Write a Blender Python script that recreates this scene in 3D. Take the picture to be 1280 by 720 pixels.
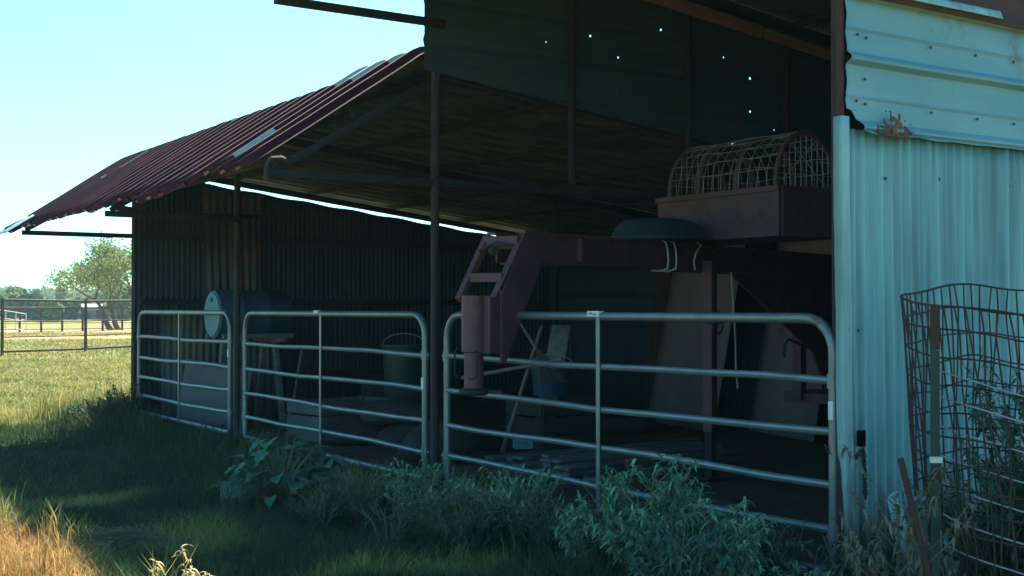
import bpy, math, random
import numpy as np
from mathutils import Vector, Matrix, noise
R = math.radians
PI = math.pi
for o in list(bpy.data.objects): bpy.data.objects.remove(o)
SC = bpy.context.scene
COL = SC.collection
random.seed(7)

# ------------------------------------------------------------------ camera, world, sun, exposure
FPX, CAMH = 1550.0, 1.42
PITCH = math.atan(25/FPX)
cd = bpy.data.cameras.new('camera'); cam = bpy.data.objects.new('camera', cd); COL.objects.link(cam)
cam.location = (0, 0, CAMH); cam.rotation_euler = (PI/2 + PITCH, 0, 0)
cd.sensor_width = 36; cd.lens = 36*FPX/1280; cd.clip_end = 3000; cd.clip_start = .05
SC.camera = cam
# barn frame: u runs along the open front (away to the left), v goes into the barn
CX, CY = 1.563, 5.91
D1 = (-.552, .834); D2 = (.834, .552)
# horizontal direction towards the sun, in (u, v): shadows fall towards -u and -v
SUN_EL, SUN_STR, SKY_STR, EXPO = 46.2, 5.0, .085, 1.85
sx = .78*D1[0] + .62*D2[0]; sy = .78*D1[1] + .62*D2[1]
n_ = math.hypot(sx, sy); sx /= n_; sy /= n_
SUNV = Vector((sx*math.cos(R(SUN_EL)), sy*math.cos(R(SUN_EL)), math.sin(R(SUN_EL))))
ld = bpy.data.lights.new('sun', 'SUN'); ld.energy = SUN_STR; ld.angle = R(.5); ld.color = (1, .89, .70)
sun = bpy.data.objects.new('sun', ld); COL.objects.link(sun)
sun.rotation_euler = (-SUNV).to_track_quat('-Z', 'Y').to_euler(); sun.location = (0, 0, 30)
w = bpy.data.worlds.new('World'); SC.world = w; w.use_nodes = True
nt = w.node_tree; bg = nt.nodes['Background']
sky = nt.nodes.new('ShaderNodeTexSky'); sky.sky_type = 'NISHITA'; sky.sun_disc = False
sky.sun_elevation = R(SUN_EL); sky.sun_rotation = math.atan2(sx, sy); sky.dust_density = .5; sky.ozone_density = 1.0
tint = nt.nodes.new('ShaderNodeMix'); tint.data_type = 'RGBA'; tint.blend_type = 'MULTIPLY'; tint.inputs[0].default_value = 1
tint.inputs[7].default_value = (.40, .89, .97, 1)
nt.links.new(sky.outputs[0], tint.inputs[6]); nt.links.new(tint.outputs[2], bg.inputs[0])
bg.inputs[1].default_value = SKY_STR
SC.view_settings.view_transform = 'Standard'; SC.view_settings.look = 'None'
SC.view_settings.exposure = EXPO; SC.view_settings.gamma = 1
try:
    SC.cycles.max_bounces = 7; SC.cycles.diffuse_bounces = 4; SC.cycles.transparent_max_bounces = 8
except Exception: pass

def P(u, v, z=0.0): return Vector((CX + u*D1[0] + v*D2[0], CY + u*D1[1] + v*D2[1], z))
ANG1 = math.atan2(D1[1], D1[0]); ANG2 = math.atan2(D2[1], D2[0])

# ------------------------------------------------------------------ materials
def ramp(nt, fac, stops):
    r = nt.nodes.new('ShaderNodeValToRGB'); e = r.color_ramp.elements
    while len(e) > 1: e.remove(e[-1])
    e[0].position, e[0].color = stops[0][0], (*stops[0][1], 1)
    for p, c in stops[1:]:
        x = e.new(p); x.color = (*c, 1)
    nt.links.new(fac, r.inputs[0]); return r.outputs[0]
def mat(name, cols, scale=4, rough=.7, metal=0, bump=.1, bscale=60, stretch=(1, 1, 1), detail=6,
        rust=None, rust_lo=.55, rust_hi=.65, rust_scale=3, rust_stretch=(1, 1, 1), rot=0, two=None, trans=0, attr=None, spec=.4, bdist=.02):
    m = bpy.data.materials.new(name); m.use_nodes = True; nt = m.node_tree; b = nt.nodes['Principled BSDF']
    tc = nt.nodes.new('ShaderNodeTexCoord'); mp = nt.nodes.new('ShaderNodeMapping'); mp.inputs['Scale'].default_value = stretch
    mp.inputs['Rotation'].default_value = (0, 0, rot)
    gm = nt.nodes.new('ShaderNodeNewGeometry')
    nt.links.new(gm.outputs['Position'] if rot is not None else tc.outputs['Object'], mp.inputs[0])
    nz = nt.nodes.new('ShaderNodeTexNoise'); nz.inputs['Scale'].default_value = scale; nz.inputs['Detail'].default_value = detail
    nt.links.new(mp.outputs[0], nz.inputs[0])
    k = len(cols); fac = nz.outputs[0]
    if attr:
        at = nt.nodes.new('ShaderNodeAttribute'); at.attribute_name = attr
        mx = nt.nodes.new('ShaderNodeMath'); mx.operation = 'MULTIPLY_ADD'; mx.inputs[1].default_value = .5
        nt.links.new(at.outputs['Fac'], mx.inputs[0])
        h = nt.nodes.new('ShaderNodeMath'); h.operation = 'MULTIPLY'; h.inputs[1].default_value = .55
        nt.links.new(nz.outputs[0], h.inputs[0]); nt.links.new(h.outputs[0], mx.inputs[2]); fac = mx.outputs[0]
    c = ramp(nt, fac, [(.28 + .44*i/max(1, k-1), cc) for i, cc in enumerate(cols)])
    rsock = None
    if rust:
        mp2 = nt.nodes.new('ShaderNodeMapping'); mp2.inputs['Scale'].default_value = rust_stretch; mp2.inputs['Rotation'].default_value = (0, 0, rot or 0)
        nt.links.new(gm.outputs['Position'] if rot is not None else tc.outputs['Object'], mp2.inputs[0])
        n2 = nt.nodes.new('ShaderNodeTexNoise'); n2.inputs['Scale'].default_value = rust_scale; n2.inputs['Detail'].default_value = 9; n2.inputs['Roughness'].default_value = .65
        nt.links.new(mp2.outputs[0], n2.inputs[0])
        f = ramp(nt, n2.outputs[0], [(rust_lo, (0, 0, 0)), (rust_hi, (1, 1, 1))])
        mx = nt.nodes.new('ShaderNodeMix'); mx.data_type = 'RGBA'; nt.links.new(f, mx.inputs[0]); nt.links.new(c, mx.inputs[6])
        n3 = nt.nodes.new('ShaderNodeTexNoise'); n3.inputs['Scale'].default_value = 25; nt.links.new(mp.outputs[0], n3.inputs[0])
        rc = ramp(nt, n3.outputs[0], [(.35, tuple(x*.55 for x in rust)), (.65, rust)])
        nt.links.new(rc, mx.inputs[7]); c = mx.outputs[2]; rsock = f
    nt.links.new(c, b.inputs['Base Color'])
    b.inputs['Roughness'].default_value = rough; b.inputs['Metallic'].default_value = metal
    b.inputs['Specular IOR Level'].default_value = spec
    if rsock and metal > 0:
        mm = nt.nodes.new('ShaderNodeMath'); mm.operation = 'MULTIPLY_ADD'; mm.inputs[1].default_value = -metal; mm.inputs[2].default_value = metal
        nt.links.new(rsock, mm.inputs[0]); nt.links.new(mm.outputs[0], b.inputs['Metallic'])
    if bump:
        nb = nt.nodes.new('ShaderNodeTexNoise'); nb.inputs['Scale'].default_value = bscale; nb.inputs['Detail'].default_value = 4
        nt.links.new(mp.outputs[0], nb.inputs[0])
        bp = nt.nodes.new('ShaderNodeBump'); bp.inputs['Strength'].default_value = bump; bp.inputs['Distance'].default_value = bdist
        nt.links.new(nb.outputs[0], bp.inputs['Height']); nt.links.new(bp.outputs[0], b.inputs['Normal'])
    if trans:
        out = nt.nodes['Material Output']; tr = nt.nodes.new('ShaderNodeBsdfTranslucent'); ms = nt.nodes.new('ShaderNodeMixShader')
        nt.links.new(c, tr.inputs[0]); ms.inputs[0].default_value = trans
        nt.links.new(b.outputs[0], ms.inputs[1]); nt.links.new(tr.outputs[0], ms.inputs[2]); nt.links.new(ms.outputs[0], out.inputs[0])
    return m
RUST = (.16, .045, .03)
M = {}
M['gate'] = mat('galvanised_pipe', [(.13, .16, .165), (.19, .23, .235)], 9, .42, .5, .05, 120, rust=(.13, .06, .045), rust_lo=.62, rust_hi=.7, rust_scale=7)
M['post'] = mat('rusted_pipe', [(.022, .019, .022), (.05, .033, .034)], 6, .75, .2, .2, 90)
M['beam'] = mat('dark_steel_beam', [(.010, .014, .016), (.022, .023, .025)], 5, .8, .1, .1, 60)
M['oldred'] = mat('oxide_red_frame', [(.08, .034, .045), (.135, .052, .065)], 4, .6, .1, .1, 60, rust=(.20, .075, .04), rust_lo=.54, rust_hi=.66, rust_scale=6)
M['box_red'] = mat('faded_plum_paint', [(.075, .045, .058), (.12, .065, .08)], 3, .65, .1, .08, 50, rust=(.12, .05, .035), rust_lo=.50, rust_hi=.66, rust_scale=5)
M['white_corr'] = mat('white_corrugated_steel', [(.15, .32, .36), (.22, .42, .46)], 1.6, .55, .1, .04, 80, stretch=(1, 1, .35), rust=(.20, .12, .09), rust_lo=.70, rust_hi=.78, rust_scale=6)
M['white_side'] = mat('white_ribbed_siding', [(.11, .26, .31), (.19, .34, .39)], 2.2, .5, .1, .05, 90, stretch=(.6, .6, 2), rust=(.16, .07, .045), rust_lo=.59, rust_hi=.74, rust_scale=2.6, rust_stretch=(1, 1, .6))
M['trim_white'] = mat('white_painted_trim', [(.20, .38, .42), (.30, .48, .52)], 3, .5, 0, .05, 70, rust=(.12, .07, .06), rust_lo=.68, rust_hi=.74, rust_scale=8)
M['rusty'] = mat('rusted_sheet', [(.035, .018, .018), (.08, .032, .026), (.04, .024, .024)], 2.5, .8, .1, .15, 60)
M['bare_tin'] = mat('bare_pale_tin', [(.20, .30, .32), (.30, .40, .42)], 3, .6, 0, .03)
M['lit_worn_rib'] = mat('lit_worn_rib_side', [(.30, .12, .13), (.62, .48, .50)], 3, .5, .1, 0)  # worn paint, pale so that its colour carries the sunlit rib line
M['angle_iron'] = mat('tan_rusted_angle', [(.20, .11, .08), (.32, .19, .13)], 4, .8, .1, .05)
M['roof_red'] = mat('red_rusted_roof', [(.030, .007, .012), (.042, .009, .015), (.12, .02, .028)], 1.3, .75, 0, .05, 60, stretch=(1, 1, 1), rust=(.20, .28, .30), rust_lo=.68, rust_hi=.69, rust_scale=.8, spec=.12)
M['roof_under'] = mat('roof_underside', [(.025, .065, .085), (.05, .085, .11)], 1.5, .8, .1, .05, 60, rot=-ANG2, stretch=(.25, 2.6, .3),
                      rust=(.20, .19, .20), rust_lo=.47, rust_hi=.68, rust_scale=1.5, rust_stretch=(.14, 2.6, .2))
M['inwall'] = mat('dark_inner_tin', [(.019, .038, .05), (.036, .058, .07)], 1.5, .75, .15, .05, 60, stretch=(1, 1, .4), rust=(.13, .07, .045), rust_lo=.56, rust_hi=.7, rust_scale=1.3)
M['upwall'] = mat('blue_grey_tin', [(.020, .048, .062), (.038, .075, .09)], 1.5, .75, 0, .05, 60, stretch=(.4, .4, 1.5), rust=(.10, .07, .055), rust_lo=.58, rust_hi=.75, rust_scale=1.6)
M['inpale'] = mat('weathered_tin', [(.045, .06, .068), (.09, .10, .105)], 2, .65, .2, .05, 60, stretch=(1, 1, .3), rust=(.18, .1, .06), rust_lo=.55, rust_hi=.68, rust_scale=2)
M['dirt'] = mat('barn_dirt', [(.05, .032, .025), (.10, .065, .05)], 3, .95, 0, .5, 20)
M['ply'] = mat('weathered_plywood', [(.17, .11, .12), (.26, .165, .175)], 1.5, .8, 0, .08, 60, stretch=(1, 1, .25), rust=(.14, .10, .09), rust_lo=.6, rust_hi=.7, rust_scale=2.5)
M['wood'] = mat('grey_lumber', [(.08, .088, .088), (.18, .19, .18)], 3, .85, 0, .2, 60, rot=-ANG2, stretch=(.2, 4, 4))
M['darkwood'] = mat('dark_old_wood', [(.025, .026, .026), (.05, .05, .048)], 3, .9, 0, .2, 60)
M['board'] = mat('pale_board', [(.075, .08, .08), (.13, .13, .125)], 2, .75, 0, .08, 50, rust=(.2, .19, .17), rust_lo=.6, rust_hi=.72, rust_scale=4)
M['blue'] = mat('blue_plastic', [(.010, .06, .10), (.016, .08, .13)], 3, .45, 0, .02, 40)
M['bluelid'] = mat('pale_blue_plastic', [(.05, .19, .26), (.08, .24, .31)], 3, .5, 0, .02, 40)
M['tub'] = mat('dark_green_plastic', [(.015, .04, .036), (.025, .055, .05)], 3, .5, 0, .03, 40)
M['white'] = mat('white_plastic', [(.50, .56, .56), (.62, .65, .65)], 3, .5, 0, .02, 40)
M['black'] = mat('black_rubber', [(.02, .02, .022), (.045, .045, .045)], 4, .7, 0, .1, 60)
M['sack'] = mat('dusty_sack', [(.025, .027, .026), (.06, .055, .05)], 4, .9, 0, .2, 60)
M['wire'] = mat('rusty_wire', [(.03, .02, .02), (.075, .045, .04)], 8, .8, .3, 0)
M['wirepale'] = mat('galvanised_wire', [(.26, .28, .28), (.42, .44, .44)], 8, .5, .5, 0)
M['green_post'] = mat('green_steel_post', [(.018, .035, .028), (.03, .05, .04)], 5, .6, .2, .05, 60)
M['ink'] = mat('dark_print', [(.03, .06, .08), (.04, .08, .1)], 5, .7, 0, 0)
M['bark'] = mat('grey_bark', [(.05, .04, .032), (.12, .10, .08)], 6, .95, 0, .5, 20, stretch=(1, 1, .3))
M['fence'] = mat('brown_pipe_fence', [(.05, .028, .024), (.09, .05, .04)], 5, .8, .1, .05, 40)
M['leaf_silver'] = mat('silvery_leaf', [(.07, .20, .10), (.27, .47, .28)], 5, .75, 0, .1, 80, trans=.25, attr='tint')
M['leaf_big'] = mat('broad_leaf', [(.045, .14, .085), (.10, .25, .16)], 14, .65, 0, .1, 60, trans=.25, attr='tint')
M['leaf_dark'] = mat('dark_weed_leaf', [(.03, .075, .045), (.07, .13, .075)], 5, .8, 0, 0, trans=.3, attr='tint')
M['leaf_mid'] = mat('mid_green_leaf', [(.05, .13, .09), (.12, .23, .16)], 5, .8, 0, 0, trans=.3, attr='tint')
M['leaf_dry'] = mat('dry_vine_leaf', [(.10, .10, .06), (.24, .21, .13)], 5, .9, 0, 0, trans=.2, attr='tint')
M['leaf_straw'] = mat('straw_leaf', [(.40, .34, .14), (.55, .44, .22)], 5, .8, 0, 0, trans=.3, attr='tint')
M['leaf_tree'] = mat('tree_leaf', [(.09, .14, .045), (.27, .31, .10)], .6, .8, 0, 0, trans=.35, attr='tint')
M['leaf_far'] = mat('woodland_leaf', [(.07, .12, .06), (.18, .22, .08)], .12, .9, 0, 0, trans=.25, attr='tint')
M['leaf_cedar'] = mat('cedar_leaf', [(.03, .075, .045), (.07, .13, .06)], .6, .9, 0, 0, trans=.15, attr='tint')
M['stem'] = mat('plant_stem', [(.10, .11, .07), (.20, .18, .12)], 8, .9, 0, 0)
M['drystalk'] = mat('dead_stalk', [(.14, .12, .09), (.26, .22, .16)], 8, .9, 0, 0)
M['rustflake'] = mat('flaking_rust', [(.06, .025, .02), (.20, .09, .06)], 18, .9, 0, .2)
M['pitch'] = mat('black_opening', [(.004, .004, .004), (.006, .006, .006)], 3, 1, 0, 0, spec=0)
M['bristle'] = mat('dirty_bristle', [(.07, .06, .045), (.12, .10, .07)], 8, .9, 0, 0)
M['straw'] = mat('dry_straw', [(.20, .15, .09), (.36, .28, .16)], 5, .9, 0, 0, attr='tint', trans=.2)
M['roofwhite'] = mat('white_tin_roof', [(.6, .62, .62), (.75, .76, .76)], 3, .5, 0, 0)
M['housewall'] = mat('brown_house_wall', [(.16, .10, .08), (.22, .14, .11)], 3, .8, 0, 0)
M['glass'] = mat('dark_window', [(.02, .03, .04), (.03, .04, .05)], 3, .1, 0, 0)

def splash(m, z0, col=(.09, .065, .05), zlo=.0):
    nt = m.node_tree; b = nt.nodes['Principled BSDF']; src = b.inputs['Base Color'].links[0].from_socket
    g = nt.nodes.new('ShaderNodeNewGeometry'); sp = nt.nodes.new('ShaderNodeSeparateXYZ'); nt.links.new(g.outputs['Position'], sp.inputs[0])
    mp = nt.nodes.new('ShaderNodeMapping'); mp.inputs['Scale'].default_value = (1, 1, .22); nt.links.new(g.outputs['Position'], mp.inputs[0])
    n = nt.nodes.new('ShaderNodeTexNoise'); n.inputs['Scale'].default_value = 9; n.inputs['Detail'].default_value = 8; n.inputs['Roughness'].default_value = .7; nt.links.new(mp.outputs[0], n.inputs[0])
    a = nt.nodes.new('ShaderNodeMath'); a.operation = 'MULTIPLY_ADD'; a.inputs[1].default_value = -1.0/z0; a.inputs[2].default_value = .82; nt.links.new(sp.outputs[2], a.inputs[0])
    c = nt.nodes.new('ShaderNodeMath'); c.operation = 'ADD'; nt.links.new(a.outputs[0], c.inputs[0]); nt.links.new(n.outputs[0], c.inputs[1])
    f = ramp(nt, c.outputs[0], [(.68, (0, 0, 0)), (.80, (.45, .45, .45)), (1.0, (1, 1, 1))])
    # thin grime streaks running down the whole sheet
    mp2 = nt.nodes.new('ShaderNodeMapping'); mp2.inputs['Scale'].default_value = (1, 1, .05); nt.links.new(g.outputs['Position'], mp2.inputs[0])
    n2 = nt.nodes.new('ShaderNodeTexNoise'); n2.inputs['Scale'].default_value = 16; n2.inputs['Detail'].default_value = 6; nt.links.new(mp2.outputs[0], n2.inputs[0])
    f2 = ramp(nt, n2.outputs[0], [(.45, (1, 1, 1)), (.68, (.62, .60, .58))])
    mu = nt.nodes.new('ShaderNodeMix'); mu.data_type = 'RGBA'; mu.blend_type = 'MULTIPLY'; mu.inputs[0].default_value = 1
    nt.links.new(src, mu.inputs[6]); nt.links.new(f2, mu.inputs[7])
    mx = nt.nodes.new('ShaderNodeMix'); mx.data_type = 'RGBA'; mx.inputs[7].default_value = (*col, 1)
    nt.links.new(f, mx.inputs[0]); nt.links.new(mu.outputs[2], mx.inputs[6]); nt.links.new(mx.outputs[2], b.inputs['Base Color'])
splash(M['white_corr'], .9); splash(M['trim_white'], 1.0)
def grass_mat():
    m = bpy.data.materials.new('grass_blades'); m.use_nodes = True; nt = m.node_tree; b = nt.nodes['Principled BSDF']
    g = nt.nodes.new('ShaderNodeNewGeometry'); at = nt.nodes.new('ShaderNodeAttribute'); at.attribute_name = 'tint'
    def nz(s, d=4):
        n = nt.nodes.new('ShaderNodeTexNoise'); n.inputs['Scale'].default_value = s; n.inputs['Detail'].default_value = d
        nt.links.new(g.outputs['Position'], n.inputs[0]); return n.outputs[0]
    green = ramp(nt, at.outputs['Fac'], [(0, (.016, .042, .024)), (.6, (.036, .078, .040)), (1, (.07, .115, .055))])  # lush greens, kept extra dark to carry the barn's shade in the colour
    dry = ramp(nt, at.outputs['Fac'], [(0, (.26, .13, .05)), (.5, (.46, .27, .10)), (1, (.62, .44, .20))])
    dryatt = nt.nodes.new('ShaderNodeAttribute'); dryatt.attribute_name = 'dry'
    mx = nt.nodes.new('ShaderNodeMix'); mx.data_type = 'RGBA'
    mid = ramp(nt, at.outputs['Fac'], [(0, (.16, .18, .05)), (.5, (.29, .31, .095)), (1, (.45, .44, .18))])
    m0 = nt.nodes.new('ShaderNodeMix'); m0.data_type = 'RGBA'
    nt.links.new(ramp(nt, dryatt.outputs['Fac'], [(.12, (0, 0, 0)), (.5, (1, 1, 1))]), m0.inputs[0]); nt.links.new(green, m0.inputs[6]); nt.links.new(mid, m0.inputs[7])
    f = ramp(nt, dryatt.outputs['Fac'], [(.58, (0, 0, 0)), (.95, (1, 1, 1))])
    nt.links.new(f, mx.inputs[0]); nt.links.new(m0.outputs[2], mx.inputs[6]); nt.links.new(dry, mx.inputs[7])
    nt.links.new(mx.outputs[2], b.inputs['Base Color']); b.inputs['Roughness'].default_value = .7; b.inputs['Specular IOR Level'].default_value = .2
    out = nt.nodes['Material Output']; tr = nt.nodes.new('ShaderNodeBsdfTranslucent'); ms = nt.nodes.new('ShaderNodeMixShader')
    nt.links.new(mx.outputs[2], tr.inputs[0]); ms.inputs[0].default_value = .35
    nt.links.new(b.outputs[0], ms.inputs[1]); nt.links.new(tr.outputs[0], ms.inputs[2]); nt.links.new(ms.outputs[0], out.inputs[0])
    return m
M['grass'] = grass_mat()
def ground_mat():
    m = bpy.data.materials.new('field_soil'); m.use_nodes = True; nt = m.node_tree; b = nt.nodes['Principled BSDF']
    g = nt.nodes.new('ShaderNodeNewGeometry')
    def nz(s, d=6, sc=(1, 1, 1)):
        mp = nt.nodes.new('ShaderNodeMapping'); mp.inputs['Scale'].default_value = sc; nt.links.new(g.outputs['Position'], mp.inputs[0])
        n = nt.nodes.new('ShaderNodeTexNoise'); n.inputs['Scale'].default_value = s; n.inputs['Detail'].default_value = d
        nt.links.new(mp.outputs[0], n.inputs[0]); return n.outputs[0]
    a = ramp(nt, nz(.5), [(.35, (.16, .17, .045)), (.5, (.30, .28, .09)), (.68, (.42, .34, .13))])
    d = ramp(nt, nz(9), [(.3, (.35, .35, .35)), (.7, (1.15, 1.15, 1.15))])
    mx = nt.nodes.new('ShaderNodeMix'); mx.data_type = 'RGBA'; mx.blend_type = 'MULTIPLY'; mx.inputs[0].default_value = 1
    nt.links.new(a, mx.inputs[6]); nt.links.new(d, mx.inputs[7])
    # far band of bare reddish earth, bright pasture beyond it
    sp = nt.nodes.new('ShaderNodeSeparateXYZ'); nt.links.new(g.outputs['Position'], sp.inputs[0])
    ad = nt.nodes.new('ShaderNodeMath'); ad.operation = 'MULTIPLY_ADD'; ad.inputs[1].default_value = 14
    nt.links.new(nz(.12), ad.inputs[0]); nt.links.new(sp.outputs[1], ad.inputs[2])
    dv = nt.nodes.new('ShaderNodeMath'); dv.operation = 'DIVIDE'; dv.inputs[1].default_value = 200; nt.links.new(ad.outputs[0], dv.inputs[0])
    f = ramp(nt, dv.outputs[0], [(.29, (0, 0, 0)), (.33, (1, 1, 1)), (.40, (1, 1, 1)), (.44, (0, 0, 0))])
    far = ramp(nt, nz(.35), [(.35, (.36, .21, .11)), (.6, (.48, .34, .18))])
    mx2 = nt.nodes.new('ShaderNodeMix'); mx2.data_type = 'RGBA'
    nt.links.new(f, mx2.inputs[0]); nt.links.new(mx.outputs[2], mx2.inputs[6]); nt.links.new(far, mx2.inputs[7])
    nt.links.new(mx2.outputs[2], b.inputs['Base Color']); b.inputs['Roughness'].default_value = .95; b.inputs['Specular IOR Level'].default_value = .1
    bp = nt.nodes.new('ShaderNodeBump'); bp.inputs['Strength'].default_value = .8; bp.inputs['Distance'].default_value = .08
    nt.links.new(nz(14), bp.inputs['Height']); nt.links.new(bp.outputs[0], b.inputs['Normal'])
    return m
M['ground'] = ground_mat()

# ------------------------------------------------------------------ object helpers
def tag(o, label=None, cat=None, group=None, kind=None):
    if label: o['label'] = label
    if cat: o['category'] = cat
    if group: o['group'] = group
    if kind: o['kind'] = kind
    return o
def thing(name, label, cat, loc=(0, 0, 0), rz=0, group=None):
    o = bpy.data.objects.new(name, None); o.empty_display_size = .2; COL.objects.link(o)
    o.location = loc; o.rotation_euler = (0, 0, rz); return tag(o, label, cat, group)
class MB:
    def __init__(s): s.v = []; s.f = []
    def add(s, vs, fs):
        b = len(s.v); s.v += [Vector(x) for x in vs]; s.f += [tuple(i + b for i in f) for f in fs]; return s
    def box(s, c, sz, rz=0, m=None):
        c = Vector(c); hx, hy, hz = sz[0]/2, sz[1]/2, sz[2]/2
        rm = m if m is not None else Matrix.Rotation(rz, 3, 'Z')
        vs = [c + rm @ Vector((x, y, z)) for x in (-hx, hx) for y in (-hy, hy) for z in (-hz, hz)]
        return s.add(vs, [(0, 1, 3, 2), (4, 6, 7, 5), (0, 4, 5, 1), (2, 3, 7, 6), (0, 2, 6, 4), (1, 5, 7, 3)])
    def beam(s, a, b, w, h, up=(0, 0, 1)):
        a = Vector(a); b = Vector(b); d = (b - a).normalized(); sd = d.cross(Vector(up)).normalized(); u = sd.cross(d)
        vs = []
        for p in (a, b):
            for i, j in ((-1, -1), (1, -1), (1, 1), (-1, 1)): vs.append(p + sd*(w/2*i) + u*(h/2*j))
        return s.add(vs, [(3, 2, 1, 0), (4, 5, 6, 7), (0, 1, 5, 4), (1, 2, 6, 5), (2, 3, 7, 6), (3, 0, 4, 7)])
    def tube(s, pts, r, n=8, caps=True, closed=False):
        pts = [Vector(p) for p in pts]; k = len(pts); rs = r if isinstance(r, (list, tuple)) else [r]*k
        b = len(s.v); prev = None
        for i, p in enumerate(pts):
            if closed: d = pts[(i+1) % k] - pts[i-1]
            else: d = pts[min(i+1, k-1)] - pts[max(i-1, 0)]
            d.normalize()
            if prev is None:
                a = Vector((0, 0, 1)) if abs(d.z) < .9 else Vector((1, 0, 0)); x = d.cross(a).normalized()
            else:
                x = (prev - d*prev.dot(d)); x = x.normalized() if x.length > 1e-6 else d.orthogonal().normalized()
            prev = x; y = d.cross(x)
            for j in range(n):
                t = 2*PI*j/n; s.v.append(p + (x*math.cos(t) + y*math.sin(t))*rs[i])
        m = k if closed else k-1
        for i in range(m):
            i2 = (i+1) % k
            for j in range(n):
                j2 = (j+1) % n; s.f.append((b+i*n+j, b+i*n+j2, b+i2*n+j2, b+i2*n+j))
        if caps and not closed:
            s.f.append(tuple(b + j for j in reversed(range(n)))); s.f.append(tuple(b + (k-1)*n + j for j in range(n)))
        return s
    def grid(s, fn, A, B, skip=None, flip=False):
        b = len(s.v); nb = len(B)
        for a in A:
            for c in B: s.v.append(Vector(fn(a, c)))
        for i in range(len(A)-1):
            for j in range(nb-1):
                if skip and skip(i, j): continue
                q = (b+i*nb+j, b+(i+1)*nb+j, b+(i+1)*nb+j+1, b+i*nb+j+1)
                s.f.append(q[::-1] if flip else q)
        return s
    def lathe(s, prof, c, n=24, m=None):
        c = Vector(c); b = len(s.v); m = m if m is not None else Matrix.Identity(3)
        for r, z in prof:
            for j in range(n):
                t = 2*PI*j/n; s.v.append(c + m @ Vector((r*math.cos(t), r*math.sin(t), z)))
        for i in range(len(prof)-1):
            for j in range(n):
                j2 = (j+1) % n; s.f.append((b+i*n+j, b+i*n+j2, b+(i+1)*n+j2, b+(i+1)*n+j))
        s.f.append(tuple(b + j for j in reversed(range(n)))); s.f.append(tuple(b+(len(prof)-1)*n+j for j in range(n)))
        return s
    def build(s, name, material, parent=None, world=True, smooth=35, bevel=0, solid=0, mats=None):
        """world=True: verts are world coords; they are moved into the parent's frame."""
        me = bpy.data.meshes.new(name)
        vs = s.v
        org = None
        if parent is not None and world:
            mw = Matrix.Translation(parent_loc(parent)) @ Matrix.Rotation(parent_rz(parent), 4, 'Z')
            iv = mw.inverted(); vs = [iv @ p for p in vs]
        elif parent is None and world:
            a = np.array([tuple(p) for p in vs]); org = Vector((float(a[:, 0].mean()), float(a[:, 1].mean()), float(a[:, 2].min())))
            vs = [p - org for p in vs]
        me.from_pydata([tuple(p) for p in vs], [], s.f); me.validate(); me.update()
        me.materials.append(material)
        for x in (mats or []): me.materials.append(x)
        if smooth:
            me.shade_smooth()
            try: me.set_sharp_from_angle(angle=R(smooth))
            except Exception: pass
        o = bpy.data.objects.new(name, me); COL.objects.link(o)
        if parent is not None: o.parent = parent
        if org is not None: o.location = org
        if bevel:
            md = o.modifiers.new('bevel', 'BEVEL'); md.width = bevel; md.segments = 2; md.limit_method = 'ANGLE'
        if solid:
            md = o.modifiers.new('solid', 'SOLIDIFY'); md.thickness = solid; md.offset = 0
        return o
def parent_loc(p):
    return Vector(p.location) if p.parent is None else parent_loc(p.parent)
def parent_rz(p):
    return p.rotation_euler[2] if p.parent is None else parent_rz(p.parent)
def copy_tree(o, parent=None):
    c = o.copy(); COL.objects.link(c); c.parent = parent
    for ch in [x for x in list(bpy.data.objects) if x.parent == o]: copy_tree(ch, c)
    return c
def lin(a, b, n): return [a + (b-a)*i/(n-1) for i in range(n)]

# ------------------------------------------------------------------ ground
def ground_z(x, y):
    d = math.hypot(x, y)
    k = min(1, max(0, (d-9)/12))
    return k*(.10*noise.noise(Vector((x*.12, y*.12, 3))) + (.35*noise.noise(Vector((x*.02, y*.02, 9))) if d > 60 else 0))
def uv_of(x, y):
    dx, dy = x-CX, y-CY
    return dx*D1[0]+dy*D1[1], dx*D2[0]+dy*D2[1]
gx = sorted(set([-1500, -900, -500, -300, -200] + list(range(-140, -40, 10)) + [x*2 for x in range(-20, 21)] + list(range(50, 150, 10)) + [200, 300, 500, 900, 1500]))
gy = sorted(set([-200, -100, -50, -20] + [x*2 for x in range(-5, 41)] + list(range(90, 300, 10)) + [350, 450, 600, 900, 1500, 2200]))
mb = MB(); mb.grid(lambda x, y: (x, y, ground_z(x, y)), gx, gy)
g = mb.build('ground', M['ground']); tag(g, kind='structure')
mb = MB(); mb.grid(lambda u, v: P(u, v, .006 + .022*noise.noise(Vector((u*1.3, v*1.3, 0))) + .02), lin(.05, 11.2, 60), lin(-.05, 6.2, 40), flip=True)
o = mb.build('dirt_floor', M['dirt']); tag(o, kind='structure')

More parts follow.
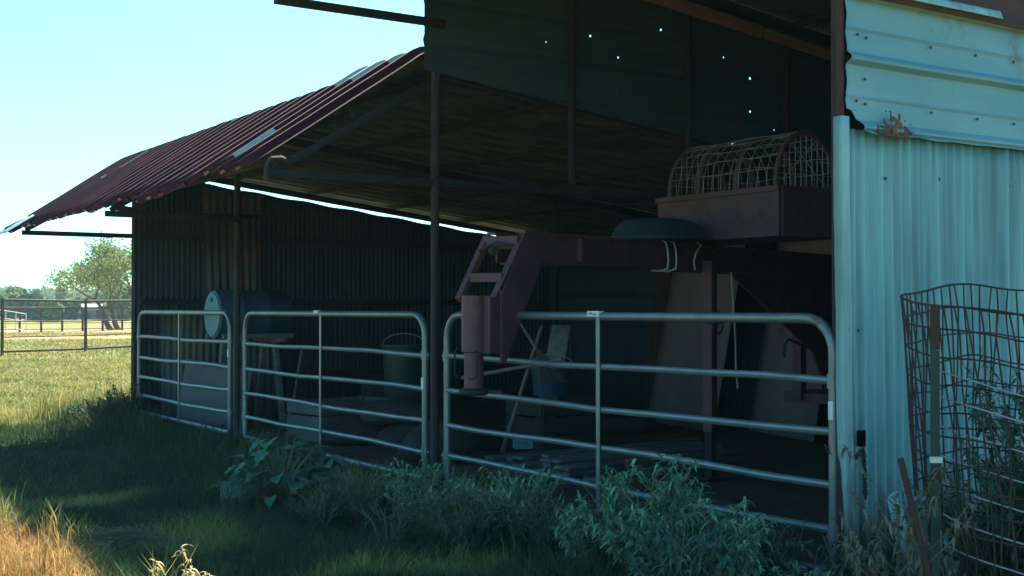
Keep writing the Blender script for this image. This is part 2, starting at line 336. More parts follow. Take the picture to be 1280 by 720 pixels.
# ------------------------------------------------------------------ barn
RR = .12   # fall of the roof towards the back
def low_top(v): return 3.28 - RR*v
def high_top(v): return 4.40 - RR*v
def roof_path(top, eave_v, eave_z, vend=6.5):
    """profile (v, z) from the eave up over the rounded ridge and down to the back, with arc length"""
    pts = []
    for t in lin(0, 1, 9): pts.append((eave_v + (-.14-eave_v)*t, eave_z + (top(0)-.075-eave_z)*t))
    pts += [(-.08, top(0)-.035), (-.03, top(0)-.012), (.03, top(0)), (.1, top(0)-.006)]
    for v in lin(.3, vend, 14): pts.append((v, top(v)))
    return pts
def rib(u, pitch=.305, h=.05):
    t = (u/pitch) % 1.0; d = abs(t-.5)
    return h if d < .075 else (h*(1-(d-.075)/.125) if d < .20 else 0)
barn = thing('barn', 'old tin cattle barn with open gated front, red ribbed awning roof and white end wall', 'barn', P(0, 0, 0), 0)
def roof_sheet(name, top, ev, ez, u0, u1, a, b, material, wob=0.0, off=0.0):
    prof = roof_path(top, ev, ez)[a:b]
    k0 = math.floor(u0/.305)-1; us = sorted(set([u0, u1] + [x for x in [(k0+k+f)*.305 for k in range(int((u1-u0)/.305)+3) for f in (0, .30, .36, .425, .575, .64, .70)] if u0 < x < u1]))
    mb = MB()
    def fn(i, u):
        v, z = prof[i]
        j0 = max(0, i-1); j1 = min(len(prof)-1, i+1); dv = prof[j1][0]-prof[j0][0]; dz = prof[j1][1]-prof[j0][1]; L = math.hypot(dv, dz)
        h = rib(u) + off
        if i == 0 and a == 0:
            k = math.floor(u/.915); rr = random.Random(k+50); e = rr.uniform(-.07, .05); v -= e; z -= e*.62; z += wob*noise.noise(Vector((u*3, 0, 0)))
        if u < 5.2 and top(0) < 4: v += .05; z += .075
        return P(u, v - dz/L*h, z + dv/L*h + .008*noise.noise(Vector((u*1.7, v*2, 5))))
    mb.grid(fn, range(len(prof)), us)
    o = mb.build(name, material, barn, solid=.004, smooth=25)
    if material is M['roof_red']:
        o.data.materials.append(M['lit_worn_rib']); o.data.materials.append(M['bare_tin']); nu = len(us)-1; rp = random.Random(3)
        patches = [(4.25, 4.6, 8, 11), (4.6, 5.05, 7, 10), (5.05, 5.5, 7, 9), (4.55, 4.72, 1, 3), (7.6, 7.75, 9, 11), (10.2, 10.4, 6, 8)]
        for i, p in enumerate(o.data.polygons):
            um = (us[i % nu]+us[i % nu+1])/2
            if .64 < (um/.305) % 1.0 < .70 and (math.sin(um*37.1)*.5+.5 + (i//nu)*.013*math.sin(um*11)) > .12: p.material_index = 1  # one flank of each rib recoloured as its sunlit line
            if any(a_ < um < b_ and c_ <= i//nu < d_ for a_, b_, c_, d_ in patches) and not .70 < (um/.305) % 1.0 < .99: p.material_index = 2
    return o
# the low roof: red awning in front, tin slope behind
roof_sheet('awning_roof', low_top, -1.42, 2.33, 3.96, 11.62, 0, 13, M['roof_red'], .03)
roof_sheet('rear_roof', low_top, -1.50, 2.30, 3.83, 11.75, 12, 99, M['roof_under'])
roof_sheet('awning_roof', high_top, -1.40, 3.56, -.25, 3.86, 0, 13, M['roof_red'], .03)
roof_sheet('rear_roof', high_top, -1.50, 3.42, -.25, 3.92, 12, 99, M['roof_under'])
# loose pale sheet lapped over the end of the awning
mb = MB(); mb.grid(lambda t, u: P(u, -1.42-.15*t, 2.33 - .10*t + .05 + .3*rib(u)), lin(-1.2, 1, 8), lin(11.0, 11.62, 20))
mb.build('eave_flap', M['trim_white'], barn, solid=.004)
# rafters under awning and roof
def rafters(top, ev, ez, us, hh=.08):
    for u in us:
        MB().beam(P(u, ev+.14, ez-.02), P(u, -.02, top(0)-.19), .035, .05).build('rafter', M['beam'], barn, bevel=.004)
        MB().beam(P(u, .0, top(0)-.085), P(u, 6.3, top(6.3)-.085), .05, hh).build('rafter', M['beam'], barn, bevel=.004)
rafters(low_top, -1.42, 2.36, [3.90, 7.75, 11.3])
rafters(high_top, -1.36, 3.58, [.03, 1.9, 3.66])
# lighter rust-brown angle along the top of the dividing wall
MB().beam(P(3.62, -.05, high_top(0)-.235), P(3.62, 3.1, high_top(3.1)-.235), .03, .10).build('roof_angle', M['angle_iron'], barn)
MB().beam(P(3.62, 3.14, high_top(3.14)-.235), P(3.62, 6.2, high_top(6.2)-.235), .03, .09).build('roof_angle', M['angle_iron'], barn)
# purlins (run along u)
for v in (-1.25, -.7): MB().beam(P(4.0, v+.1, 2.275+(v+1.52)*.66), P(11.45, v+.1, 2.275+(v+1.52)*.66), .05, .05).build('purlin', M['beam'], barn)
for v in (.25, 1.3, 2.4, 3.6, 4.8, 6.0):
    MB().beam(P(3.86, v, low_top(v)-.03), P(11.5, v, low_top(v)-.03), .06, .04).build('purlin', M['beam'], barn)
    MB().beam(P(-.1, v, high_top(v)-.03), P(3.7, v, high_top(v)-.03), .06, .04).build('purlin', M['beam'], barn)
# posts
def post(u, v, z1, r=.032, m='post', z0=-.05):
    return MB().tube([P(u, v, z0), P(u, v, z1)], r, 10).build('post', M[m], barn)
post(.03, .03, high_top(0)-.1, .035); post(3.86, 0, high_top(0)-.1, .034); post(7.83, 0, low_top(0)-.1, .032); post(11.28, 0, low_top(0)-.1, .038)
for u in (.06, 3.85, 7.8, 11.3): post(u, 6.2, (low_top(6.2) if u > 3 else high_top(6.2))-.1, m='beam')
for v in (3.9,): post(7.8, v, low_top(v)-.1, .03, m='beam')
for v in (1.15, 2.35, 3.5, 4.8): post(3.72, v, high_top(v)-.12, .030, m='beam', z0=2.38)
# outriggers and header beam
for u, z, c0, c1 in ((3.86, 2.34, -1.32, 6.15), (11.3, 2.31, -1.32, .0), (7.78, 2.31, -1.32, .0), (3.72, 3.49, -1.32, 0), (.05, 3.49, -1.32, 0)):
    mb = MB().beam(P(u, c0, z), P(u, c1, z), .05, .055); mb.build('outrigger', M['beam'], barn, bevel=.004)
MB().beam(P(11.3, -.28, 2.66), P(11.3, .05, 2.62), .07, .07).build('bracket', M['post'], barn)
# curled pipe end where the near outrigger meets the rafter
MB().tube([P(3.86, -1.31, 2.28), P(3.86, -1.31, 2.38), P(3.86, -1.28, 2.43), P(3.86, -1.22, 2.44), P(3.86, -1.17, 2.42)], .026, 8).build('pipe_elbow', M['post'], barn)
# dividing wall above the low roof (plane u=3.70): ribbed tin pierced by old nail holes
HOLES = [(.94, 3.48), (1.37, 3.58), (1.65, 3.44), (.89, 3.15), (1.63, 3.14), (2.78, 3.95), (2.80, 3.57), (3.11, 3.42), (3.11, 3.13), (3.40, 2.99), (.45, 3.85), (2.1, 3.72)]
hs = .0065
HR_ = [.004 + .0045*((i*37) % 10)/10 for i in range(len(HOLES))]
vs_ = sorted(set([round(x, 4) for x in lin(-.14, 6.25, 26)] + [round(h[0]+s*q, 4) for h, q in zip(HOLES, HR_) for s in (-1, 1)]))
zs_ = sorted(set([round(x, 4) for x in lin(2.2, 4.4, 89)] + [round(h[1]+s*q*1.2, 4) for h, q in zip(HOLES, HR_) for s in (-1, 1)]))
def hrib(z, pitch=.305, h=.02):
    t = (z/pitch) % 1.0
    return h if t < .12 else (h*(1-(t-.12)/.05) if t < .17 else (h*(t-.95)/.05 if t > .95 else (.004 if .54 < t < .58 else 0)))
def skipf(i, j):
    a = (vs_[i]+vs_[i+1])/2; b = (zs_[j]+zs_[j+1])/2
    if zs_[j] > high_top(a) or zs_[j+1] < low_top(a) - .15: return True
    return any(abs(a-h[0]) < q and abs(b-h[1]) < q*1.2 for h, q in zip(HOLES, HR_))
mb = MB().grid(lambda v, z: P(3.775 + hrib(z), v, max(min(z, high_top(v)-.02), low_top(v)-.14)), vs_, zs_, skip=skipf)
mb.build('dividing_wall', M['upwall'], barn, smooth=0)
# far end wall (u=11.2), corrugated, leaving a bright slot under the roof
def corr(t, pitch=.068, h=.009): return h*math.sin(2*PI*t/pitch)
def end_top(v): return low_top(v) - .175 + .008*math.sin(v*9)
mb = MB().grid(lambda v, t: P(11.22+corr(v), v, end_top(v)*t), lin(-.03, 6.27, 560), [0, .25, .5, .75, 1])
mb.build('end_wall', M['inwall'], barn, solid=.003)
for z in (.55, 1.5, 2.3): MB().beam(P(11.17, .05, z), P(11.17, 6.1, z), .05, .08).build('girt', M['beam'], barn)
mb = MB().grid(lambda v, t: P(11.08 + corr(v, .1, .014) + .04*(1-t), v+.06*(1-t), .95 + 1.62*t), lin(.80, 1.55, 90), [0, .5, 1])
mb.build('patch_sheet', M['inpale'], barn, solid=.003)
mb = MB().grid(lambda v, t: P(11.12 + corr(v, .1, .014), v, 2.62 + (.35-RR*(v-.8))*t), lin(.80, 1.62, 90), [0, .5, 1])
mb.build('patch_sheet', M['inpale'], barn, solid=.003)
# back wall
mb = MB().grid(lambda u, t: P(u, 6.25+corr(u), (low_top(6.25)+.01 if u > 3.86 else high_top(6.25)+.01)*t), lin(0, 11.25, 1000), [0, .33, .66, 1], flip=True)
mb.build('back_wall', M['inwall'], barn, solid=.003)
for z in (.6, 1.6): MB().beam(P(.1, 6.18, z), P(11.2, 6.18, z), .05, .08).build('girt', M['beam'], barn)
# near end wall (u=0): corrugated below, ribbed siding above, rusty siding on top
def dent(v, z): return .012*noise.noise(Vector((v*1.6, z*1.1, 2))) + .004*noise.noise(Vector((v*6, z*4, 7)))
mb = MB()
zl = [.0, .12, .3, .5, .8, 1.1, 1.4, 1.7, 2.0, 2.15, 2.28]
def lowfn(v, z):
    zz = z
    if z == 0: zz = .04 + .10*max(0, noise.noise(Vector((v*4, 1, 1)))) + (.22 if .12 < v < .42 else 0)*abs(noise.noise(Vector((v*9, 3, 1))))
    lap = -.009*(min(2, int(v/.61)) if v > .61 else 0) - (.010 if abs(v-.615) < .03 or abs(v-1.225) < .03 else 0)
    return P(-.01 - corr(v) + dent(v, z)*.6 + lap, v, zz)
mb.grid(lowfn, lin(.02, 6.25, 920), zl, flip=True)
mb.build('corrugated_wall', M['white_corr'], barn, smooth=60, solid=.002)
def sprof(z, z0):
    t = (z - z0)/.325 % 1.0
    if t < .075: return .036*t/.075
    if t < .12: return .036
    if t < .20: return .036*(1-(t-.12)/.08)
    if .52 < t < .56: return .006
    return 0
def sidefn(v, z):
    curl = 0; vv = v
    if v < .12:
        k = (.12-v)/.12
        vv = v + k*.012*math.sin((z-2.26)/.32*2*PI)**2
        if z < 2.37: vv += k*(2.37-z)*.8; curl = -.02*k
    zz = z
    if z <= 2.2601: zz = z + .012*noise.noise(Vector((v*7, 0, 0))); curl -= .028
    return P(-.035 - sprof(z, 2.255) + dent(v, z) + curl, vv, zz)
vv_ = sorted(set(lin(.005, .3, 14) + lin(.3, 6.25, 90)))
zz_ = sorted(set([round(x, 4) for x in lin(2.26, 2.915, 66)]))
def skipside(i, j):   # rusted-out bite in the bottom edge
    v = (vv_[i]+vv_[i+1])/2; z = (zz_[j]+zz_[j+1])/2
    return z < 2.285 + .04*noise.noise(Vector((v*30, z*30, 4))) and .21 < v < .31
mb = MB().grid(sidefn, vv_, zz_, skip=skipside)
mb.build('white_siding', M['white_side'], barn, smooth=30, solid=.002)
va = lin(.16, .50, 40); za = lin(2.245, 2.40, 26)
def skiprust(i, j):
    v = va[i]; z = za[j]; c = (v-.30)/.13; k = (z-2.25)/.10
    return noise.noise(Vector((v*34, z*34, 9))) + .5*noise.noise(Vector((v*80, z*80, 2))) < -.45 + .75*(c*c + k*k*.9)
mb = MB().grid(lambda v, z: P(-.074 - (.026 if z < 2.262 else 0) - .01*abs(noise.noise(Vector((v*20, z*20, 3)))) + dent(v, z), v, z), va, za, skip=skiprust)
mb.build('rust_flake', M['rustflake'], barn, smooth=30, solid=.0015)
mb = MB().grid(lambda v, z: P(-.055 - (.03*(1-(z-2.90)/.03) if z < 2.93 else 0) - sprof(z, 2.58) + dent(v, z), v, z - .012*v*0), lin(.05, 6.25, 60), [2.90, 2.915, 2.93, 2.96] + lin(2.99, 3.62, 50))
mb.build('rusty_siding', M['rusty'], barn, smooth=30, solid=.002)
# pale painted lip left on the front stretch of the rusty sheet
mb = MB().grid(lambda v, z: P(-.094 - .02*(2.97-z)/.05, v, z), lin(.05, 1.12, 20), lin(2.925, 2.968, 4))
mb.build('painted_lip', M['trim_white'], barn, solid=.003)
mb = MB().grid(lambda v, t: P(-.05, v, 3.6 + (high_top(v)-.03-3.6)*t), lin(.03, 6.25, 20), [0, .5, 1])
mb.build('gable_sheet', M['rusty'], barn, solid=.003)
# inner lining of that wall
# siding fixings
for (v, z) in ((.07, 2.41), (.13, 2.40), (.08, 2.73), (.14, 2.72), (.62, 2.40), (.62, 2.73), (1.3, 2.4), (1.3, 2.73), (.99, 2.40), (.98, 2.73), (.13, 2.57-.05)):
    MB().lathe([(.008, 0), (.006, .006), (.001, .008)], P(-.045-.0, v, z), 8, Matrix.Rotation(ANG1+PI, 3, 'Z') @ Matrix.Rotation(PI/2, 3, 'Y')).build('bolt', M['ink'], barn)
# white corner trim, bent down the corner, slightly bowed
mb = MB()
zt = lin(.0, 2.33, 26)
def trimfn(k, z):
    bow = .012*noise.noise(Vector((z*1.5, 0, 0))) + .006*noise.noise(Vector((z*7, 3, 0)))
    prof = [(.0, -.025), (-.05, -.027), (-.053, -.022), (-.050, .028), (-.038, .040)]; bow += .045*(1-z/2.33) - .022
    uu, vv = prof[k]; return P(uu, vv + bow - .0, z)
mb.grid(trimfn, range(5), zt, skip=lambda i, j: i == 3 and 0.72 < zt[j] < .80)
mb.build('corner_trim', M['trim_white'], barn, smooth=15, solid=.003)
MB().tube([P(-.005, -.0, 0), P(-.005, 0, 2.9)], .02, 6).build('corner_angle', M['rusty'], barn)
MB().box(P(-.052, .085, .80), (.012, .05, .075), ANG1).build('latch_hole', M['pitch'], barn)

# ------------------------------------------------------------------ farm gates
RZ = [1.37, 1.07, .817, .576, .351, .15]
def make_gate(length, label, tag_at=None):
    t = thing('farm_gate', label, 'gate', (0, 0, 0), 0, 'tubular farm gates along the barn front')
    rt, rb, rad = .026, .06, .17
    top, bot = RZ[0], RZ[-1]
    pts = [(0, 0, bot+rb)]
    for a in lin(180, 90, 8): pts.append((rad+rad*math.cos(R(a)), 0, top-rad+rad*math.sin(R(a))))
    for a in lin(90, 0, 8): pts.append((length-rad+rad*math.cos(R(a)), 0, top-rad+rad*math.sin(R(a))))
    for a in lin(0, -90, 5): pts.append((length-rb+rb*math.cos(R(a)), 0, bot+rb+rb*math.sin(R(a))))
    for a in lin(-90, -180, 5): pts.append((rb+rb*math.cos(R(a)), 0, bot+rb+rb*math.sin(R(a))))
    MB().tube(pts[:-1], rt, 12, closed=True).build('frame', M['gate'], t, world=False)
    for z in RZ[1:-1]:
        n = 9; ph = random.random()*6
        MB().tube([(length*i/(n-1), 0, z + .007*math.sin(ph+i*.9) + .003*math.sin(ph*2+i*2.3)) for i in range(n)], .0205, 10).build('rail', M['gate'], t, world=False)
    MB().box((length/2, -.024, (top+bot)/2), (.036, .005, top-bot)).build('brace', M['gate'], t, world=False)
    for x in (.0, length):
        for z in (1.07, .351):
            MB().tube([(x, 0, z-.035), (x, 0, z+.035)], .033, 10).build('hinge_collar', M['gate'], t, world=False)
            MB().tube([(x, -.0, z), (x + (.07 if x > 1 else -.07), 0, z)], .011, 6).build('hinge_pin', M['gate'], t, world=False)
    return t
def sticker(t, c, sz, marks):
    s = MB().box(c, sz).build('sticker', M['white'], t, world=False, bevel=.002)
    for dx, dz, w_, h_ in marks:
        MB().box((c[0]+dx, c[1]-sz[1]/2-.0012, c[2]+dz), (w_, .0015, h_)).build('print', M['ink'], s, world=False)
g1 = make_gate(3.64, 'nearest tubular farm gate, beside the white corner trim, under the trailer hitch')
g1.location = P(3.68, 0, 0); g1.rotation_euler[2] = ANG1+PI
sticker(g1, (1.78, -.012, 1.385), (.115, .044, .034), [(-.02, .002, .03, .008), (.018, -.004, .03, .007)])
sticker(g1, (3.645, -.012, .93), (.03, .036, .09), [])
g2 = make_gate(3.60, 'middle tubular farm gate between the two rusty front posts')
g2.location = P(7.60, 0, 0); g2.rotation_euler[2] = ANG1+PI
sticker(g2, (3.60, -.012, .86), (.03, .036, .085), [])
sticker(g2, (1.72, -.012, 1.385), (.09, .044, .028), [])
g3 = make_gate(3.08, 'farthest and smallest tubular farm gate, at the left end of the barn')
g3.location = P(11.14, .02, 0); g3.rotation_euler[2] = ANG1+PI
sticker(g3, (3.08, -.012, .96), (.03, .036, .08), [])
# chain holding the near gate to the corner
def chain(a, b, sag, n, name, label, r=.013):
    a = Vector(a); b = Vector(b); mb = MB()
    for i in range(n):
        t = (i+.5)/n; c = a.lerp(b, t) + Vector((0, 0, -sag*4*t*(1-t))); d = ((b-a)/n + Vector((0, 0, -sag*4*(1-2*t)/n))).normalized()
        q = d.to_track_quat('X', 'Z').to_matrix() @ Matrix.Rotation((i % 2)*PI/2, 3, 'X')
        mb.tube([c + q @ Vector((r*1.35*math.cos(x), r*.75*math.sin(x), 0)) for x in lin(0, 2*PI*(11/12), 12)], .003, 5, closed=True)
    o = mb.build(name, M['wire']); return tag(o, label, 'chain')
ch1 = chain(P(.06, -.035, .76), P(-.065, .085, .755), .07, 15, 'chain', 'rusty chain looped from the near gate end to the hole in the white trim')
ch2 = chain(P(-.066, .085, .745), P(-.07, .092, .52), 0, 13, 'chain', 'loose rusty chain tail hanging down the white corrugated wall')

# ------------------------------------------------------------------ gooseneck trailer
TA = Vector((.63, .7766, 0)); TS = Vector((.7766, -.63, 0))     # backwards along the trailer; towards its near side
TO = Vector((-.233, 8.08, 0))
def T(a, s, z): return TO + TA*a + TS*s + Vector((0, 0, z))
tr = thing('gooseneck_trailer', 'rusty red gooseneck trailer whose hitch reaches out over the near gate', 'trailer', T(0, 0, 0), 0)
# coupler
mb = MB().tube([T(0, -.02, .90), T(0, -.02, 1.13), T(0, -.02, 1.135), T(0, -.02, 1.50)], [.064, .064, .082, .082], 18); mb.build('coupler_tube', M['oldred'], tr)
mb = MB().beam(T(.07, .045, 1.12), T(.07, .045, 1.50), .13, .13, up=TA); mb.build('coupler_box', M['oldred'], tr, bevel=.008)
mb = MB().lathe([(.085, 0), (.098, .01), (.098, .03), (.07, .045)], T(0, -.02, .855), 20); mb.build('coupler_plate', M['post'], tr)
mb = MB().box(T(.10, .03, .873), (.16, .10, .018), ANG1); mb.build('coupler_latch', M['oldred'], tr)
mb = MB().tube([T(-.06, -.10, 1.16), T(-.075, -.12, 1.14), T(-.075, -.12, .98), T(-.05, -.06, .95), T(-.07, .06, .97), T(-.07, .07, 1.12), T(-.06, .05, 1.15)], .006, 6); mb.build('safety_handle', M['post'], tr)
# slanted ladder neck
HW = .13
for s, nm in ((-HW, 'neck_side'), (HW, 'neck_side')):
    th = .02
    if s < 0:
        MB().beam(T(-.02, s, 1.47), T(.27, s, 1.90), .045, .05).build(nm, M['oldred'], tr, bevel=.003)
    else:
        out = [(.10, 1.50), (.36, 1.93), (.60, 1.93), (.60, 1.72), (.50, 1.70), (.13, 1.06), (.10, 1.06)]
        mb = MB(); n = len(out)
        mb.add([T(a, s-th/2, z) for a, z in out] + [T(a, s+th/2, z) for a, z in out],
               [tuple(range(n)), tuple(reversed(range(n, 2*n)))] + [(i, (i+1) % n + 0, (i+1) % n + n, i+n) for i in range(n)])
        mb.build(nm, M['oldred'], tr, bevel=.003)
        MB().beam(T(.02, s, 1.49), T(.33, s, 1.925), .05, .012).build('neck_flange', M['oldred'], tr)
for a, z in ((.08, 1.62), (.245, 1.87)):
    MB().beam(T(a, -HW, z), T(a+.04, HW, z), .05, .06).build('rung', M['oldred'], tr, bevel=.004)
MB().tube([T(.14, -.10, 1.80), T(.2, .0, 1.86), T(.25, .1, 1.84)], .01, 6).build('hose', M['black'], tr)
MB().lathe([(.03, -.02), (.03, .02)], T(.2, -.02, 1.80), 12, Matrix.Rotation(ANG1, 3, 'Z') @ Matrix.Rotation(PI/2, 3, 'Y')).build('light_socket', M['black'], tr)
# horizontal neck beams
for s in (-HW, HW):
    mb = MB().beam(T(.30, s, 1.925), T(5.4, s, 1.925), .07, .014); mb.beam(T(.45, s, 1.725), T(5.4, s, 1.725), .07, .014); mb.beam(T(.36, s, 1.825), T(5.4, s, 1.825), .012, .19)
    mb.build('neck_beam', M['oldred'], tr)
for a in (.34, 1.0, 1.7, 2.4, 3.1, 3.9): MB().beam(T(a, -HW, 1.86), T(a, HW, 1.86), .05, .09).build('cross_member', M['oldred'], tr)
MB().beam(T(.95, HW+.012, 1.75), T(.95, HW+.012, 1.91), .06, .03, up=TA).build('gusset', M['oldred'], tr)
# neck riser and bed at the back of the barn bay
for s in (-HW-.2, HW+.2): MB().beam(T(5.35, s, .5), T(5.35, s, 1.93), .09, .12, up=TA).build('riser', M['oldred'], tr)
out = [(3.15, 1.715), (5.35, 1.715), (5.35, .62), (5.05, .62), (4.75, 1.0)]; mb = MB(); n = len(out)
mb.add([T(a, HW-.04, z) for a, z in out] + [T(a, HW-.02, z) for a, z in out], [tuple(range(n)), tuple(reversed(range(n, 2*n)))] + [(i, (i+1) % n, (i+1) % n + n, i+n) for i in range(n)])
mb.build('gusset_plate', M['oldred'], tr)
MB().tube([T(2.8, HW+.03, 1.33), T(5.3, HW+.03, 1.33)], .014, 8).build('tie_rod', M['post'], tr)
MB().tube([T(4.0, HW+.05, .98), T(4.02, HW+.05, 1.10), T(4.1, HW+.05, 1.14), T(4.5, HW+.05, 1.05)], .013, 6).build('hose', M['black'], tr)
for a_ in (.55, .75, 1.35, 1.6, 2.3, 2.9, 3.5):
    MB().lathe([(.014, 0), (.014, .012), (.006, .016)], T(a_, HW+.006, 1.88), 6, Matrix.Rotation(math.atan2(TS.y, TS.x), 3, 'Z') @ Matrix.Rotation(PI/2, 3, 'Y')).build('bolt', M['rusty'], tr)
MB().box(T(5.75, .2, .52), (.8, 1.4, .10), math.atan2(TA.y, TA.x)).build('deck', M['oldred'], tr)
# landing jack with crank
MB().beam(T(2.66, HW+.07, .42), T(2.66, HW+.07, 1.80), .09, .09, up=TA).build('jack_post', M['oldred'], tr, bevel=.006)
MB().beam(T(2.66, HW+.07, .06), T(2.66, HW+.07, .45), .065, .065, up=TA).build('jack_leg', M['post'], tr)
MB().box(T(2.66, HW+.07, .055), (.2, .2, .02), ANG1).build('jack_foot', M['post'], tr)
c = T(2.60, HW+.18, 1.30); mb = MB(); q = Matrix.Rotation(ANG1, 3, 'Z')
mb.tube([c + TA*(.075*math.cos(x)) + Vector((0, 0, .085*math.sin(x))) for x in lin(0, 2*PI*.96, 22)], .008, 6, closed=True)
for k in range(3): mb.tube([c, c + TA*(.075*math.cos(k*2.1)) + Vector((0, 0, .085*math.sin(k*2.1)))], .006, 5)
mb.tube([c, c - TS*.1], .012, 6); mb.build('jack_wheel', M['post'], tr)
MB().tube([T(3.05, HW+.05, 1.72), T(3.06, HW+.08, 1.2), T(3.09, HW+.07, .9), T(3.08, HW+.09, .75)], .008, 6).build('breakaway_cable', M['wirepale'], tr)
# white ropes around the neck
for i, (a, da, lab) in enumerate(((2.02, .03, 'white rope loop round the trailer neck, leftmost of the three'), (2.14, .03, 'white rope loop round the trailer neck, middle of the three'), (2.55, -.12, 'slanting white rope end on the trailer neck, nearest the plum box'))):
    y = HW+.055
    pts = [T(a-.06, y-.10, 1.945), T(a-.03, y-.03, 1.95), T(a, y, 1.925), T(a+da*.7, y+.004, 1.86), T(a+da, y+.004, 1.79), T(a+da*.8, y, 1.725), T(a+da*.4-.02, y-.05, 1.705), T(a-.05, y-.1, 1.71)]
    if i == 2: pts = pts[1:-2]
    o = MB().tube(pts, .0075, 8).build('rope', M['white'], smooth=60); tag(o, lab, 'rope', 'white ropes on the trailer neck')
# green tub upside down on the neck
c = T(2.04, .10, 1.94)
mb = MB(); prof = [(.36, 0), (.365, .02), (.345, .04), (.32, .10), (.26, .15), (.12, .17), (.01, .172)]
mb.lathe(prof, (0, 0, 0), 32)
for p in mb.v: p.x *= 1.12; p.z *= (1 - .12*p.x)
mb.v = [c + Matrix.Rotation(math.atan2(TA.y, TA.x), 3, 'Z') @ p for p in mb.v]
o = mb.build('feed_tub', M['tub'], smooth=50); tag(o, 'wide dark green tub turned upside down on top of the trailer neck', 'tub')

# plum coloured box with hooped wire cage, resting across the trailer neck
bx = thing('stock_rack', 'faded plum steel bed box with an arched wire cage on top, above the trailer neck', 'stock rack', P(3.0, 2.37, 1.945), 0)
U0, U1, V0, V1 = 2.37, 3.72, 2.03, 2.71; ZB, ZT = 1.945, 2.315
for nm, a, b in (('side_panel', (U0, V0), (U1, V0)), ('side_panel', (U0, V1), (U1, V1)), ('end_panel', (U0, V0+.02), (U0, V1-.02)), ('end_panel', (U1, V0+.02), (U1, V1-.02))):
    A = P(a[0], a[1], (ZB+ZT)/2); B = P(b[0], b[1], (ZB+ZT)/2)
    MB().beam(A, B, .025, ZT-ZB).build(nm, M['box_red'], bx, bevel=.004)
MB().beam(P(U0-.012, V0-.016, ZT-.02), P(U1+.012, V0-.016, ZT-.02), .03, .045).build('top_rim', M['box_red'], bx, bevel=.006)
MB().beam(P(U0+.02, (V0+V1)/2, ZB+.012), P(U1-.02, (V0+V1)/2, ZB+.012), V1-V0-.06, .02).build('floor', M['box_red'], bx)
hr = .50; vc = (V0+V1)/2; HR = .44
def hoop(u, rv=.31, rz=.42, r=.018, n=22, lean=0):
    return [P(u + lean*math.sin(a), vc - rv*math.cos(a), ZT - .01 + rz*math.sin(a)**.85) for a in lin(0.0001, PI-.0001, n)]
for u in (2.44, 2.86, 3.28, 3.62): MB().tube(hoop(u), .02, 8).build('hoop', M['box_red'], bx)
mb = MB()
for k in range(1, 12):
    a = PI*k/12; jt = random.uniform(-.012, .012)
    mb.tube([P(u, vc - (.31)*math.cos(a), ZT + .43*math.sin(a)**.85 + jt*math.sin(u*9)) for u in lin(2.44, 3.64, 7)], .0032, 4)
u = 2.44
while u < 3.64:
    mb.tube([p + Vector((0, 0, .006)) for p in hoop(u, lean=random.uniform(-.02, .02), n=14)], .0028, 4); u += .098
for u in (2.43, 3.63):                                # end meshes
    for k in range(-5, 6):
        x = k*.058; zt_ = .42*max(0, 1-(x/.31)**2)**.45
        if zt_ > .03: mb.tube([P(u, vc+x, ZT), P(u, vc+x, ZT+zt_)], .0028, 4)
    for z in (.1, .2, .3):
        x = .31*math.sqrt(max(0, 1-(z/.42)**2.3)); mb.tube([P(u, vc-x, ZT+z), P(u, vc+x, ZT+z)], .0028, 4)
mb.tube([P(2.43, vc-.25, ZT+.05), P(2.43, vc+.1, ZT+.36)], .004, 4); mb.tube([P(2.43, vc+.2, ZT+.02), P(2.43, vc-.15, ZT+.33)], .004, 4)
mb.build('wire_mesh', M['wirepale'], bx)
for k in (0, 1):  # cross timbers that carry it on the trailer neck
    pass

# ------------------------------------------------------------------ stuff stored in the barn
# blue drum on a trestle
dr = thing('barrel', 'blue plastic drum lying on its side on a trestle behind the farthest gate', 'barrel', P(9.7, .45, 1.06), 0)
ax = Vector((D2[0], D2[1], 0)); qm = ax.to_track_quat('Z', 'Y').to_matrix(); c = P(9.7, .42, 1.345)
mb = MB().lathe([(.245, 0), (.275, .012), (.285, .03), (.285, .27), (.293, .285), (.293, .30), (.285, .315), (.285, .58), (.293, .595), (.293, .61), (.285, .625), (.285, .85), (.27, .88)], c, 32, qm)
mb.build('body', M['blue'], dr)
mb = MB().lathe([(.25, -.006), (.252, .004)], c, 32, qm); mb.build('lid', M['bluelid'], dr)
mb = MB().lathe([(.03, -.02), (.032, 0)], c + Vector((0, 0, .17)), 12, qm); mb.build('bung', M['blue'], dr)
tb = thing('trestle', 'rough timber trestle under the blue drum', 'trestle', P(9.7, .8, 0), 0)
for v in (.62, 1.12):
    for s in (-1, 1): MB().beam(P(9.7+s*.42, v, .02), P(9.7+s*.16, v, 1.04), .08, .05, up=ax).build('leg', M['wood'], tb)
    MB().beam(P(9.28, v, 1.075-.02), P(10.12, v, 1.075-.02), .09, .05).build('cross_beam', M['wood'], tb)
for s in (-1, 1): MB().beam(P(9.7+s*.27, .45, 1.10), P(9.7+s*.27, 1.3, 1.10), .06, .05).build('cradle_rail', M['wood'], tb)

